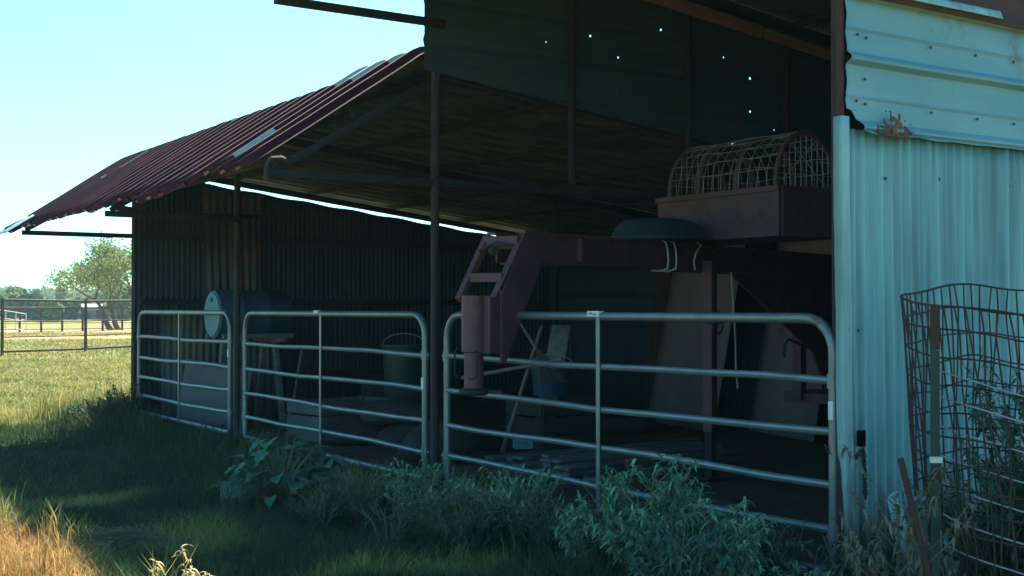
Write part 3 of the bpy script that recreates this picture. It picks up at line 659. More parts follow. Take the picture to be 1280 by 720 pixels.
def leaning(name, u0, v0, u1, v1, z0, h, lean, m, label, cat, th=.018, curve=0, corrp=0, group=None, taper=0):
    """sheet whose foot runs (u0,v0)-(u1,v1), top pushed by lean=(du,dv)"""
    mb = MB(); n = 90 if corrp else 10
    L = math.hypot(u1-u0, v1-v0); nu, nv = -(v1-v0)/L, (u1-u0)/L
    def fn(s, t):
        c = corr(s*L, corrp, .012) if corrp else 0
        c += curve*math.sin(t*PI)*.5 + curve*math.sin(s*PI)*.5
        tt = t*(1 - taper*s)
        return P(u0+(u1-u0)*s + lean[0]*t + nu*c, v0+(v1-v0)*s + lean[1]*t + nv*c, z0 + h*tt)
    mb.grid(fn, lin(0, 1, n), lin(0, 1, 8))
    o = mb.build(name, M[m], solid=th, smooth=40); return tag(o, label, cat, group)
leaning('roofing_sheet', 10.95, .25, 10.55, .95, .03, 1.32, (.18, .05), 'inpale', 'bent corrugated tin sheet standing behind the farthest gate, left of the pale board', 'tin sheet', .003, .12, .08)
leaning('roofing_sheet', 10.85, .75, 10.35, 1.5, .03, 1.36, (.22, .05), 'inpale', 'dark corrugated tin sheet propped under the blue drum behind the farthest gate', 'tin sheet', .003, .08, .08)
leaning('board', 10.35, .22, 9.25, .62, .03, .78, (.10, .16), 'board', 'pale rectangular board leaning low behind the farthest gate', 'board', .02, taper=.08)
leaning('roofing_sheet', 8.6, 5.9, 7.5, 5.9, .03, 1.95, (0, .22), 'rusty', 'rust-red tin sheet standing against the back wall behind the middle gate', 'tin sheet', .003, 0, .07)
leaning('roofing_sheet', 7.3, 5.85, 6.2, 5.85, .03, 1.85, (0, .25), 'inwall', 'dark green-grey tin sheet against the back wall behind the middle gate', 'tin sheet', .003, 0, .07)
leaning('plywood_sheet', 7.75, 5.25, 6.25, 4.95, .03, 2.3, (.02, .55), 'ply', 'big weathered plywood sheet leaning at the back, left of the trailer jack', 'plywood')
leaning('plywood_sheet', 6.2, 5.45, 4.95, 5.15, .03, 2.3, (.02, .55), 'ply', 'big weathered plywood sheet leaning at the back, right of the trailer jack', 'plywood')
# pallet crate of pale boards behind the middle gate
def crate(u, v, z, L, W, H, rz, m, name, label, cat):
    t = thing(name, label, cat, P(u, v, z), ANG2+rz)
    for s in (-1, 1):
        for k in range(3):
            MB().box((0, s*W/2, (k+.5)*H/3), (L, .018, H/3-.02)).build('slat', M[m], t, world=False, bevel=.002)
            MB().box((s*L/2, 0, (k+.5)*H/3), (.018, W-.03, H/3-.02)).build('slat', M[m], t, world=False, bevel=.002)
    for sx_ in (-1, 1):
        for sy_ in (-1, 1): MB().box((sx_*(L/2-.03), sy_*(W/2-.03), H/2), (.04, .04, H)).build('corner_post', M[m], t, world=False)
    MB().box((0, 0, .015), (L-.03, W-.04, .02)).build('bottom', M[m], t, world=False)
    return t
crate(8.0, 1.25, .03, 1.0, .6, .42, .2, 'board', 'crate', 'low dull slatted crate behind the post between the far and middle gates', 'crate')
crate(8.95, 2.5, .03, .9, .6, .5, -.3, 'darkwood', 'crate', 'grey slatted crate farther back behind the middle gate', 'crate')
leaning('board', 8.2, .7, 8.45, .95, .03, .95, (.08, .2), 'board', 'narrow pale plank standing up behind the middle gate near the post', 'plank', .02)
# sacks and clods heaped behind the middle gate
def lump(c, r, sc, m, name, label, cat, seed, group=None, rough_=.25, rz=0, freq=1.6):
    mb = MB(); n, k = 20, 12; rnd = Vector((seed*3.1, seed*1.7, 0)); q = Matrix.Rotation(rz, 3, 'Z')
    vs = []
    for i in range(k+1):
        for j in range(n):
            a = PI*i/k; b = 2*PI*j/n; d = Vector((math.sin(a)*math.cos(b), math.sin(a)*math.sin(b), math.cos(a)))
            rr = r*(1 + rough_*noise.noise(d*freq + rnd) + rough_*.35*noise.noise(d*4 + rnd))
            p = Vector((d.x*sc[0], d.y*sc[1], max(d.z*sc[2], -.55*sc[2])))*rr
            vs.append(Vector(c) + q @ p + Vector((0, 0, .55*sc[2]*r)))
    fs = [(i*n+j, (i+1)*n+j, (i+1)*n+(j+1) % n, i*n+(j+1) % n) for i in range(k) for j in range(n)]
    mb.add(vs, fs); o = mb.build(name, M[m], smooth=60); return tag(o, label, cat, group)
SG = 'dusty feed sacks heaped behind the middle gate'
sk = [(7.5, 1.25, .03, .5), (6.85, 1.5, .03, -.3), (7.3, 1.9, .03, 1.2), (7.1, 1.45, .26, .1), (6.4, 1.95, .03, .8)]
labs = ['dusty feed sack at the left end of the heap behind the middle gate', 'dusty feed sack in the low middle of the heap behind the middle gate', 'dusty feed sack at the back of the heap behind the middle gate', 'dusty feed sack lying on top of the heap behind the middle gate', 'dusty feed sack apart from the heap, at its right end']
for i, (u, v, z, a) in enumerate(sk): lump(P(u, v, z), .30, (1.35, .85, .48), 'sack', 'feed_sack', labs[i], 'sack', i+2, SG, rz=a)
lump(P(5.75, 1.15, .03), .3, (1.1, .9, .75), 'sack', 'boulder', 'pale lumpy stone on the floor below the trailer hitch', 'stone', 33, rough_=.4)
def pail(u, v, z, r, h, m, name, label, cat):
    t = thing(name, label, cat, P(u, v, z), 0)
    MB().lathe([(r*.82, 0), (r*.84, .01), (r*.97, h-.04), (r*1.04, h-.03), (r*1.04, h), (r*.97, h), (r*.9, h-.02), (r*.78, .02)], P(u, v, z), 24).build('bucket', M[m], t)
    MB().tube([P(u, v, z) + Vector((r*1.05*math.cos(x), .0, h-.02 + .6*r*math.sin(x))) for x in lin(0, PI, 12)], .004, 5).build('handle', M['wirepale'], t)
    return t
pail(8.2, 2.1, .03, .24, .98, 'tub', 'storage_tub', 'tall dull green tub at the back behind the middle gate', 'tub')
pail(5.9, 2.5, .56, .21, .30, 'blue', 'bucket', 'dark blue bucket on a crate under the trailer neck', 'bucket')
crate(5.9, 2.5, .03, .7, .55, .52, .1, 'darkwood', 'crate', 'grey slatted crate under the dark blue bucket', 'crate')
# crossed poles and a broom
o = MB().tube([P(5.6, 2.1, .05), P(4.5, 2.2, 1.25)], [.02, .016], 8); 
br = thing('broom', 'old broom leaning head down behind the near gate, crossing a pole', 'broom', P(5.4, 2.0, .8), 0)
MB().tube([P(5.42, 2.0, 1.02), P(6.1, 2.0, 1.62)], .013, 8).build('handle', M['ply'], br)
mb = MB(); rnd = random.Random(4)
for k in range(46):
    a = P(5.42, 2.0, 1.04) + Vector((rnd.uniform(-.02, .02), rnd.uniform(-.02, .02), 0)); b = P(5.18, 2.0, .74) + Vector((rnd.uniform(-.13, .13), rnd.uniform(-.06, .06), 0))
    mb.tube([a, a.lerp(b, .5) + Vector((0, 0, .01)), b], .005, 4)
mb.build('bristles', M['bristle'], br)
for a, b, lab in (((6.6, 1.9, .72), (5.1, 2.05, .95), 'long bare pole lying level across the crates behind the trailer hitch'), ((5.95, 1.95, .03), (5.50, 2.1, 1.25), 'thin upright pole crossing the broom behind the near gate')):
    o = MB().tube([P(*a), P(*b)], [.022, .016], 8).build('pole', M['ply']); tag(o, lab, 'pole')
leaning('board', 6.05, 2.35, 5.8, 2.4, .03, 1.22, (.05, .3), 'wood', 'short brown board standing upright just behind the trailer hitch', 'board')
# lumber pile
LG = 'loose grey planks piled on the floor behind the near gate'
rnd = random.Random(11)
names = [('bottom left', 0), ('bottom', 0)]
pl = []
base_c = P(4.75, 2.05, 0)
idx = 0
for lay in range(4):
    n = [8, 7, 5, 3][lay]
    for k in range(n):
        u = 4.05 + k*.19 + lay*.10 + rnd.uniform(-.03, .03); L = rnd.uniform(1.7, 2.3); a = rnd.uniform(-.10, .10); vc_ = 2.42 + rnd.uniform(-.12, .12)
        z = .055 + lay*.034
        o = MB().box(P(u, vc_, z), (L, rnd.choice([.09, .14, .16]), .028), ANG2+a+.12).build('plank', M['wood'], bevel=.002)
        row = ['bottom', 'second', 'third', 'top'][lay]
        ordn = ['nearest', 'second nearest', 'third nearest', 'fourth nearest', 'fifth nearest', 'fourth farthest from the trailer jack, sixth nearest', 'second farthest', 'farthest'][k] if n == 8 else ['nearest', 'second nearest', 'third nearest', 'fourth nearest', 'fifth nearest', 'sixth nearest', 'seventh nearest'][k]
        tag(o, '%s grey plank in the %s layer of the lumber pile' % (ordn.split(',')[-1].strip(), row), 'plank', LG)
# white box with print on the planks
bt = thing('carton', 'small pale box with dark print sitting on the lumber pile', 'box', P(5.0, 1.55, .185), ANG2-.5)
MB().box((0, 0, .045), (.17, .11, .09)).build('body', M['bluelid'], bt, world=False, bevel=.004)
MB().box((0, 0, .094), (.178, .118, .012)).build('lid', M['white'], bt, world=False, bevel=.003)
for dx, dz, ww, hh in ((-.03, .055, .035, .01), (.02, .05, .04, .012), (0, .03, .03, .006)):
    MB().box((dx, -.0565, dz), (ww, .002, hh)).build('print', M['ink'], bt, world=False)
# screws in the corrugated wall
for v in (.10, .30, .51, .71, .92, 1.12, 1.33):
    for z in (.55, 1.35, 2.08):
        if (v*17.3+z*7.7) % 1 < .38: MB().lathe([(.009, 0), (.007, .006), (.001, .008)], P(-.022, v, z + .05*math.sin(v*40)), 8, Matrix.Rotation(ANG1+PI, 3, 'Z') @ Matrix.Rotation(PI/2, 3, 'Y')).build('bolt', M['ink'], barn)
# small junk on the right-hand floor
lump(P(2.2, 1.4, .03), .09, (1, .8, .6), 'sack', 'stone', 'small pale stone on the dark floor behind the near gate', 'stone', 5)
lump(P(1.7, 1.0, .03), .07, (1.2, .8, .6), 'sack', 'stone', 'smallest stone on the floor, nearest the white corner', 'stone', 8)
# old tyre at the back behind the middle gate
mb = MB(); c = P(6.9, 4.2, .12)
mb.tube([c + Vector((.27*math.cos(x), .27*math.sin(x), 0)) for x in lin(0, 2*PI*31/32, 32)], .10, 12, closed=True)
o = mb.build('tyre', M['black']); tag(o, 'worn black tyre lying flat at the back behind the middle gate', 'tyre')

# ------------------------------------------------------------------ wire cage and posts in front of the white wall
CC = Vector((2.25, 4.95, 0)); CR = .63
cg = thing('wire_cage', 'round cage of rusty welded wire in front of the white wall', 'wire cage', CC, 0)
def cage_pt(a, z, jit=0):
    # a=0 towards +X ; leaning, slightly crushed ring
    zt_ = z/1.5
    r = CR*(1 + .05*math.sin(2*a+.6) + .02*math.sin(5*a+1)) * (1 - .03*zt_) + .02*noise.noise(Vector((a*1.3, z*2, 1)))
    r += .045*math.exp(-((a % (2*PI) - PI)/.4)**2)*zt_
    h = z*(1.005 + .045*math.sin(a)) + .010*math.sin(3*a) + .006*math.sin(7*a)
    if math.cos(a) < -.93: h += .0
    kink = .036*noise.noise(Vector((a*2.2, z*3.1, 4)))
    return CC + Vector((r*math.cos(a+kink), r*math.sin(a+kink), h)) + Vector((.09*(1-zt_) - .02, 0, .012*math.sin(4*a)*zt_))
NV = 78; ZR = [1.445, 1.35, 1.245, 1.14, 1.035, .94, .85, .76, .67, .58, .49, .40, .32, .24, .16, .09, .02]
mb = MB(); rnd = random.Random(3)
for k in range(NV):
    a = 2*PI*k/NV; sl = rnd.uniform(-.05, .05)
    mb.tube([cage_pt(a + (.07 + sl)*math.sin(z*2.2) + .018*rnd.uniform(-1, 1), z) for z in [1.445, 1.34, 1.14, .93, .72, .52, .3, 0]], .0037, 5)
for i, z in enumerate(ZR[:1]): mb.tube([cage_pt(2*PI*k/96, z) for k in range(96)], .0048, 6, closed=True)
mb.build('vertical_wires', M['wire'], cg)
mb = MB()
for z in ZR[1:]: mb.tube([cage_pt(2*PI*k/96, z + .018*noise.noise(Vector((k*.15, z*7, 0)))) for k in range(96)], .0037, 5, closed=True)
mb.build('horizontal_wires', M['wire'], cg)
mb = MB()   # paler galvanised strands, sagging towards the front
for z in (1.20, 1.10, .985, .87, .76, .64, .53): mb.tube([cage_pt(x, z - .12*math.sin(-x)*.9 + .03) + Vector((0, -.006, 0)) for x in lin(-2.9, -.2, 30)], .0032, 5)
mb.build('loose_strands', M['wirepale'], cg)
# steel T-post
tp = thing('fence_post', 'green steel fence post with rusty top standing in the wire cage', 'post', (1.455, 4.38+.30, 0), 0)
px_, py_ = 1.59, 4.70
MB().beam((px_, py_, -.1), (px_+.004, py_, 1.26), .030, .010, up=(1, 0, 0)).build('web', M['green_post'], tp)
MB().beam((px_, py_-.024, -.1), (px_+.004, py_-.024, 1.26), .034, .006, up=(0, 1, 0)).build('flange', M['green_post'], tp)
MB().beam((px_+.004, py_-.024, 1.262), (px_+.005, py_-.024, 1.43), .036, .008, up=(0, 1, 0)).build('rusty_tip', M['rusty'], tp)
MB().box((px_+.002, py_-.034, .85), (.042, .02, .022), 0).build('clip', M['white'], tp)
# leaning rusty stake and bent tin
o = MB().tube([(1.575, 4.55, .10), (1.54, 4.62, .45), (1.475, 4.72, .85)], [.014, .014, .013], 8).build('stake', M['rusty']); tag(o, 'thin rusty stake leaning in front of the bent white tin', 'stake')
mb = MB()
def bent(s, t):
    q = s - .5; wob = .03*noise.noise(Vector((s*3, t*3, 4)))
    return Vector((1.655 + q*.27*(1-.15*t) - .05*t + .03*math.sin(t*3), 4.86 + .10*q*q + .06*t + corr(s + .25*t, .22, .011) + wob, .70*t - .16*max(0, q)*t*2 - .08*max(0, -q)*t + .025*math.sin(s*11)))
mb.grid(bent, lin(0, 1, 40), lin(0, 1, 10))
o = mb.build('roofing_sheet', M['white_corr'], solid=.003); tag(o, 'crumpled offcut of white corrugated tin standing behind the rusty stake', 'tin sheet')

# ------------------------------------------------------------------ numpy vegetation
def np_mesh(name, V, F4, F3, material, parent=None, tint=None, dry=None, loc=None, smooth=True):
    """V (n,3); F4 (a,4); F3 (b,3)"""
    me = bpy.data.meshes.new(name)
    V = np.asarray(V, dtype=np.float32)
    if loc is not None: V = V - np.array(loc, dtype=np.float32)
    nf4, nf3 = (0 if F4 is None else len(F4)), (0 if F3 is None else len(F3))
    me.vertices.add(len(V)); me.vertices.foreach_set('co', V.ravel())
    loops = np.concatenate([x for x in ([F4.ravel()] if nf4 else []) + ([F3.ravel()] if nf3 else [])]).astype(np.int32)
    me.loops.add(len(loops)); me.loops.foreach_set('vertex_index', loops)
    st = np.concatenate([np.arange(nf4)*4, nf4*4 + np.arange(nf3)*3]).astype(np.int32)
    me.polygons.add(nf4+nf3); me.polygons.foreach_set('loop_start', st)
    try: me.polygons.foreach_set('loop_total', np.concatenate([np.full(nf4, 4), np.full(nf3, 3)]).astype(np.int32))
    except Exception: pass
    if smooth: me.polygons.foreach_set('use_smooth', np.ones(nf4+nf3, dtype=bool))
    me.update(calc_edges=True)
    for nm, arr in (('tint', tint), ('dry', dry)):
        if arr is not None:
            at = me.attributes.new(nm, 'FLOAT', 'POINT'); at.data.foreach_set('value', np.asarray(arr, dtype=np.float32))
    me.materials.append(material)
    o = bpy.data.objects.new(name, me); COL.objects.link(o)
    if parent is not None: o.parent = parent
    elif loc is not None: o.location = loc
    return o
def blades(rs, X, Y, Z, H, W, bend=.6):
    n = len(X); a = rs.uniform(0, 2*PI, n); fx, fy = np.cos(a), np.sin(a); b = rs.uniform(0, 2*PI, n)
    bx_, by_ = np.cos(b)*H*bend*rs.uniform(.2, 1, n), np.sin(b)*H*bend*rs.uniform(.2, 1, n)
    V = np.zeros((n, 5, 3))
    V[:, 0] = np.c_[X - fx*W, Y - fy*W, Z-.01]; V[:, 1] = np.c_[X + fx*W, Y + fy*W, Z-.01]
    V[:, 2] = np.c_[X + fx*W*.8 + bx_*.3, Y + fy*W*.8 + by_*.3, Z + H*.55]; V[:, 3] = np.c_[X - fx*W*.8 + bx_*.3, Y - fy*W*.8 + by_*.3, Z + H*.55]
    V[:, 4] = np.c_[X + bx_, Y + by_, Z + H*(1 - .25*rs.uniform(0, 1, n))]
    i = np.arange(n)[:, None]*5
    return V.reshape(-1, 3), i + np.array([[0, 1, 2, 3]]), i + np.array([[3, 2, 4]])
def vnoise(X, Y, s, seed=0):
    return np.array([noise.noise(Vector((x*s, y*s, seed))) for x, y in zip(X, Y)])
def gz(X, Y): return np.array([ground_z(x, y) for x, y in zip(X, Y)])
def cam_px(X, Y): return 640 + FPX*X/np.maximum(Y, .1)
rs = np.random.RandomState(5)
def scatter(n, y0, y1, xl=-.46, xr=.46, pw=1.0):
    """uniform on the ground inside the view wedge (wider than the frame)"""
    k = int(n*2.2); Y = np.sqrt(rs.uniform(y0*y0, y1*y1, k)); X = rs.uniform(xl, xr, k)*Y
    return X[:n], Y[:n]
VV = []; F4s = []; F3s = []; TT = []; DD = []; off = 0
def addgrass(X, Y, H, W, bend=.6, drybias=0.0):
    global off
    if len(X) == 0: return
    u, v = uv_of(X, Y)
    keep = ~((u > .0) & (u < 11.3) & (v > -.02) & (v < 6.4)) & ~((u > -.02) & (u < .15) & (v > -.1) & (v < .3))
    X, Y, H = X[keep], Y[keep], H[keep]; W = W[keep]
    u, v = u[keep], v[keep]
    Z = gz(X, Y); V, a, b = blades(rs, X, Y, Z, H, W, bend)
    # dry, reddish turf outside the barn's shadow line and in the open field
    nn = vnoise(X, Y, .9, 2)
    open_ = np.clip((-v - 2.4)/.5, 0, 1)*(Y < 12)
    strip = np.clip((v + 2.75)/.25, 0, 1)*np.clip((11.9-u)/.8, 0, 1)*(v < 1)  # inside the barn's shadow line: darker green growth, shade put into its colour
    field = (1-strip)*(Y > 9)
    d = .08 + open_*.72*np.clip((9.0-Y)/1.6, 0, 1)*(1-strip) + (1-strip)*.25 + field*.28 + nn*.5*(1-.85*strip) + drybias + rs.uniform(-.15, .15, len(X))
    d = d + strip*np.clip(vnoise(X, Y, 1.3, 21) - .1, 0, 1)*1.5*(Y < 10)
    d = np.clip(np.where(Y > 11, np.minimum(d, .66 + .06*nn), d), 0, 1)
    t = np.clip(rs.uniform(0, 1, len(X)) + .25*vnoise(X, Y, 2.5, 8), 0, 1)
    VV.append(V); F4s.append(a+off); F3s.append(b+off); off += len(V); TT.append(np.repeat(t, 5)); DD.append(np.repeat(d, 5))
def hmap(X, Y, base):
    u, v = uv_of(X, Y)
    nn = vnoise(X, Y, 1.1, 1)
    k = np.where((v > -1.1) & (Y < 16), 1.5, 1.0)            # taller where nothing grazes, along the barn
    k = np.where((v < -2.3) & (Y < 9), .8, k)
    k = np.where(u < -.0, 1.5, k)
    return base*k*(1 + .7*nn)*rs.uniform(.55, 1.25, len(X))
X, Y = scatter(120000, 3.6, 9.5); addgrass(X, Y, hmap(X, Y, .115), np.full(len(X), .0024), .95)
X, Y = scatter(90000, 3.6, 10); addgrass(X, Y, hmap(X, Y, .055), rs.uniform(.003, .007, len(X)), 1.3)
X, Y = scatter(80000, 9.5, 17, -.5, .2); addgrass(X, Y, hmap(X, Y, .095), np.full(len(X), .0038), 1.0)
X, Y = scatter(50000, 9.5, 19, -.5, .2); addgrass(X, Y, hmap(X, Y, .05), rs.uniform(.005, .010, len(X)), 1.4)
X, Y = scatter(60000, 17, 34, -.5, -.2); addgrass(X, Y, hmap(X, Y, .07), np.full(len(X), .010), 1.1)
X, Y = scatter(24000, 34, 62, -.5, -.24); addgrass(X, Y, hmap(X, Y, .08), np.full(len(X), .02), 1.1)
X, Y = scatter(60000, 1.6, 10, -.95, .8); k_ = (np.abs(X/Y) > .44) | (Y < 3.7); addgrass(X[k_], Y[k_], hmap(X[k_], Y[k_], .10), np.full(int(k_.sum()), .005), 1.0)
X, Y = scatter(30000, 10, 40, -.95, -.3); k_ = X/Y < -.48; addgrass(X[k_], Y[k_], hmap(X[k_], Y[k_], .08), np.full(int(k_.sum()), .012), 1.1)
# taller seed stalks and weeds in clumps
def clump(cx, cy, r, n, h, w, bend=.5, drybias=0):
    X = rs.normal(cx, r, n); Y = rs.normal(cy, r, n); addgrass(X, Y, h*rs.uniform(.5, 1.2, n), np.full(n, w), bend, drybias)
for k in range(150):
    Y0 = float(np.sqrt(rs.uniform(16, 300))); X0 = float(rs.uniform(-.46, .4)*Y0); clump(X0, Y0, .07, 60, float(rs.uniform(.16, .34)), .003)
for k in range(60):
    u = rs.uniform(-.2, 11.5); v = rs.uniform(-.75, -.12); p = P(u, v); clump(p.x, p.y, .10, 90, float(rs.uniform(.22, .42)), .0032)
for k in range(26):
    p = P(rs.uniform(10.9, 12.4), rs.uniform(-.8, .1)); clump(p.x, p.y, .14, 120, float(rs.uniform(.3, .52)), .006, .4)
for k in range(40):
    p = P(rs.uniform(-1.9, -.15), rs.uniform(.15, 1.6)); clump(p.x, p.y, .1, 90, float(rs.uniform(.3, .6)), .0034, .5)
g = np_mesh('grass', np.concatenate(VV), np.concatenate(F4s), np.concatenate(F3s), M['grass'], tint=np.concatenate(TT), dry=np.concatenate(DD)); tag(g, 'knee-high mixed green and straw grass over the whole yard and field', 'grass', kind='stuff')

# leaves: lanceolate strips
def leaf_arrays(items, rs, segs=4, cup=.25):
    """items: list of (base, dir, up, length, width, droop, tint)"""
    V = []; F4 = []; F3 = []; T_ = []; o = 0
    for base, d, L, W, dr_, tn in items:
        side = d.cross(Vector((0, 0, 1)));
        side = side.normalized() if side.length > 1e-4 else Vector((1, 0, 0))
        nrm = side.cross(d).normalized()
        for i in range(segs+1):
            t = i/segs; p = base + d*(L*t) + Vector((0, 0, -dr_*L*t*t)); w_ = W*math.sin(PI*min(1, .08+.92*t)**.8)*.5 if i < segs else .0008
            V += [p - side*w_ + nrm*(w_*cup), p, p + side*w_ + nrm*(w_*cup)]; T_ += [tn]*3
            if i:
                a = o + (i-1)*3; b = o + i*3
                F4 += [(a, a+1, b+1, b), (a+1, a+2, b+2, b+1)]
        o += (segs+1)*3
    return [tuple(v) for v in V], np.array(F4), T_
def shrub(name, x, y, r, h, label, leafm='leaf_silver', n=16, L=.075, W=.018, seed=1, droop=.5, per=26, cat='weed', group=None, spread=1.0, elev=(.3, 1.25)):
    rr = random.Random(seed); z = ground_z(x, y); t = thing(name, label, cat, (x, y, z), 0, group); st = MB(); items = []
    for k in range(n):
        a = rr.uniform(0, 2*PI); q = rr.uniform(.1, 1)**.7*r*spread; hh = h*(1-.35*(q/r)**2)*rr.uniform(.75, 1.05)
        top = Vector((q*math.cos(a), q*math.sin(a), hh)); ctrl = Vector((q*.35*math.cos(a), q*.35*math.sin(a), hh*.55)); b0 = Vector((q*.08*math.cos(a), q*.08*math.sin(a), -.02))
        pts = []
        for i in range(7):
            s = i/6; pts.append(b0*(1-s)**2 + ctrl*(2*s*(1-s)) + top*s*s + Vector((rr.uniform(-.008, .008), rr.uniform(-.008, .008), 0)))
        st.tube(pts, [.0045-.0004*i for i in range(7)], 5)
        branch = [pts]
        for b in range(3):
            i = rr.choice([2, 3, 4, 5]); aa = a + rr.uniform(-1.6, 1.6); l = rr.uniform(.10, .22)*h/.55
            e = pts[i] + Vector((math.cos(aa)*l*.7, math.sin(aa)*l*.7, l*.8)); bp = [pts[i], pts[i].lerp(e, .5) + Vector((math.cos(aa)*.015, math.sin(aa)*.015, 0)), e]
            st.tube(bp, [.003, .0025, .0018], 4); branch.append(bp)
        for bp in branch:
            m_ = per if bp is pts else per//2
            for j in range(m_):
                s = rr.uniform(.30, 1)**.7; f = s*(len(bp)-1); i = min(int(f), len(bp)-2); p = bp[i].lerp(bp[i+1], f-i)
                la = rr.uniform(0, 2*PI); el = rr.uniform(*elev); d = Vector((math.cos(la)*math.cos(el), math.sin(la)*math.cos(el), math.sin(el)))
                l = L*rr.uniform(.55, 1.2)*(1.1-.3*s); items.append((p, d, l, W*rr.uniform(.7, 1.2)*l/L, droop*rr.uniform(.4, 1.8), rr.random()))
    st.build('stems', M['stem'], t, world=False)
    dd = MB()
    for k in range(max(2, n//6)):
        a = rr.uniform(0, 2*PI); q = rr.uniform(.3, 1.1)*r; hh = h*rr.uniform(.75, 1.15); tip = Vector((q*math.cos(a), q*math.sin(a), hh)); md = tip*.5 + Vector((rr.uniform(-.04, .04), rr.uniform(-.04, .04), .04))
        dd.tube([Vector((q*.2*math.cos(a), q*.2*math.sin(a), 0)), md, tip], [.003, .0024, .001], 4)
        for b in range(5):
            p = md.lerp(tip, rr.random()); aa = rr.uniform(0, 2*PI); l = rr.uniform(.03, .09); dd.tube([p, p + Vector((math.cos(aa)*l, math.sin(aa)*l, l*.7))], [.0016, .0008], 3)
    dd.build('dry_stalks', M['drystalk'], t, world=False)
    V, F4, T_ = leaf_arrays(items, rr); np_mesh('leaves', V, F4, None, M[leafm], parent=t, tint=T_)
    return t
WG = 'silvery weeds growing along the gates'
# position from the ground pixel (1280x720 photo) of the base
def pix(x, y):
    Y = CAMH*FPX/(y-385.0); return (x-640)/FPX*Y, Y
x, y = pix(840, 742); shrub('weed', x-.12, y, .38, .62, 'largest silvery leafed weed, bushy, in front of the near gate right of its brace', n=36, L=.085, W=.019, seed=2, group=WG, per=36, droop=.6)
x, y = pix(915, 760); shrub('weed', x, y-.05, .24, .47, 'silvery weed leaning right of the bushiest one before the near gate', n=15, L=.09, W=.021, seed=21, group=WG, droop=.7)
x, y = pix(645, 690); shrub('weed', x, y, .36, .50, 'wide silvery weed in front of the near gate below the small pale box', n=26, L=.075, W=.016, seed=3, group=WG)
x, y = pix(530, 672); shrub('weed', x, y, .34, .49, 'dull silvery weed at the foot of the post between the middle and near gates', n=26, L=.06, W=.014, seed=4, group=WG)
x, y = pix(1010, 770); shrub('weed', x, y, .22, .26, 'short silvery weed at the right end of the near gate', n=12, L=.08, W=.02, seed=5, group=WG, droop=.7)
x, y = pix(450, 655); shrub('weed', x, y, .34, .40, 'wiry thin leaved weed between the broad leaved plant and the gate post', 'leaf_dark', n=24, L=.045, W=.007, seed=6, group=WG, per=30)
x, y = pix(735, 725); shrub('weed', x, y, .22, .40, 'narrow silvery weed between the two widest ones before the near gate', n=14, L=.075, W=.017, seed=61, group=WG)
x, y = pix(170, 535); shrub('weed', x-.2, y, .35, .5, 'tall dark weed at the far corner post of the barn', 'leaf_dark', n=18, L=.08, W=.02, seed=7, per=24)
x, y = pix(118, 540); shrub('weed', x, y, .4, .38, 'low dark weed left of the far corner post', 'leaf_dark', n=18, L=.07, W=.018, seed=8, per=24)
MG = 'dull green weeds tangled along the foot of the gates'
for i, (xp, yp, r_0, h_0, lm, L_, W_, lb) in enumerate((
    (590, 700, .26, .36, 'leaf_dark', .06, .016, 'dull green weed before the post, between the two palest silvery weeds'),
    (690, 705, .24, .34, 'leaf_dark', .05, .012, 'dull green weed in the shade under the wide silvery one'),
    (775, 715, .26, .40, 'leaf_mid', .08, .018, 'mid green weed at the left edge of the bushiest silvery weed'),
    (860, 780, .28, .46, 'leaf_mid', .085, .020, 'mid green weed in front of the bushiest silvery weed'),
    (960, 750, .26, .36, 'leaf_mid', .08, .018, 'mid green weed between the leaning silvery weed and the near gate end'),
    (1075, 770, .20, .34, 'leaf_dark', .06, .014, 'dark weed at the foot of the white corner trim'),
    (490, 690, .28, .30, 'leaf_dark', .05, .010, 'low wiry weed in front of the middle gate, right of the broad leaved plant'),
    (400, 660, .25, .26, 'leaf_dark', .05, .012, 'low weed at the right foot of the broad leaved plant'))):
    x, y = pix(xp, yp); shrub('weed', x, y, r_0, h_0, lb, lm, n=20, L=L_, W=W_, seed=80+i, per=26, group=MG, droop=.6)
# broad-leaved plant
def broad(x, y, h, r, seed, label):
    rr = random.Random(seed); t = thing('broad_leaf_plant', label, 'plant', (x, y, 0), 0); st = MB(); V = []; F = []; T_ = []; o = 0
    for k in range(70):
        a = rr.uniform(0, 2*PI); q = rr.uniform(.05, 1)**.6*r; z = h*(1-.5*(q/r)**2)*rr.uniform(.35, 1.0)
        p = Vector((q*math.cos(a), q*math.sin(a), z)); st.tube([Vector((q*.1*math.cos(a), q*.1*math.sin(a), 0)), Vector((q*.5*math.cos(a), q*.5*math.sin(a), z*.65)), p], [.006, .005, .003], 5)
        L = rr.uniform(.07, .18); d = Vector((math.cos(a+rr.uniform(-.7, .7)), math.sin(a+rr.uniform(-.7, .7)), rr.uniform(-.5, .35))).normalized()
        side = d.cross(Vector((0, 0, 1))).normalized(); side = (side + Vector((0, 0, rr.uniform(-.5, .5)))).normalized(); nr = side.cross(d).normalized(); tn = rr.random()
        na = 7
        for i in range(na+1):
            s = i/na; wv = .5*L*.86*math.sin(PI*min(1, (.10+.90*s))**.62)*(1 + .10*math.sin(i*2.6+k)) if i < na else .002
            pc = p + d*(L*s) + Vector((0, 0, -.30*L*s*s))
            for f in (-1, -.5, 0, .5, 1): V.append(tuple(pc + side*(wv*f) + nr*(abs(f)*wv*.28 + .006*math.sin(i*3+f*4+k)))); T_.append(tn)
            if i:
                for c_ in range(4): A = o+(i-1)*5+c_; B = o+i*5+c_; F.append((A, A+1, B+1, B))
        o += (na+1)*5
    st.build('stems', M['stem'], t, world=False); np_mesh('leaves', V, np.array(F), None, M['leaf_big'], parent=t, tint=T_)
x, y = pix(352, 632); broad(x, y, .56, .36, 3, 'broad leaved green plant in front of the middle gate')
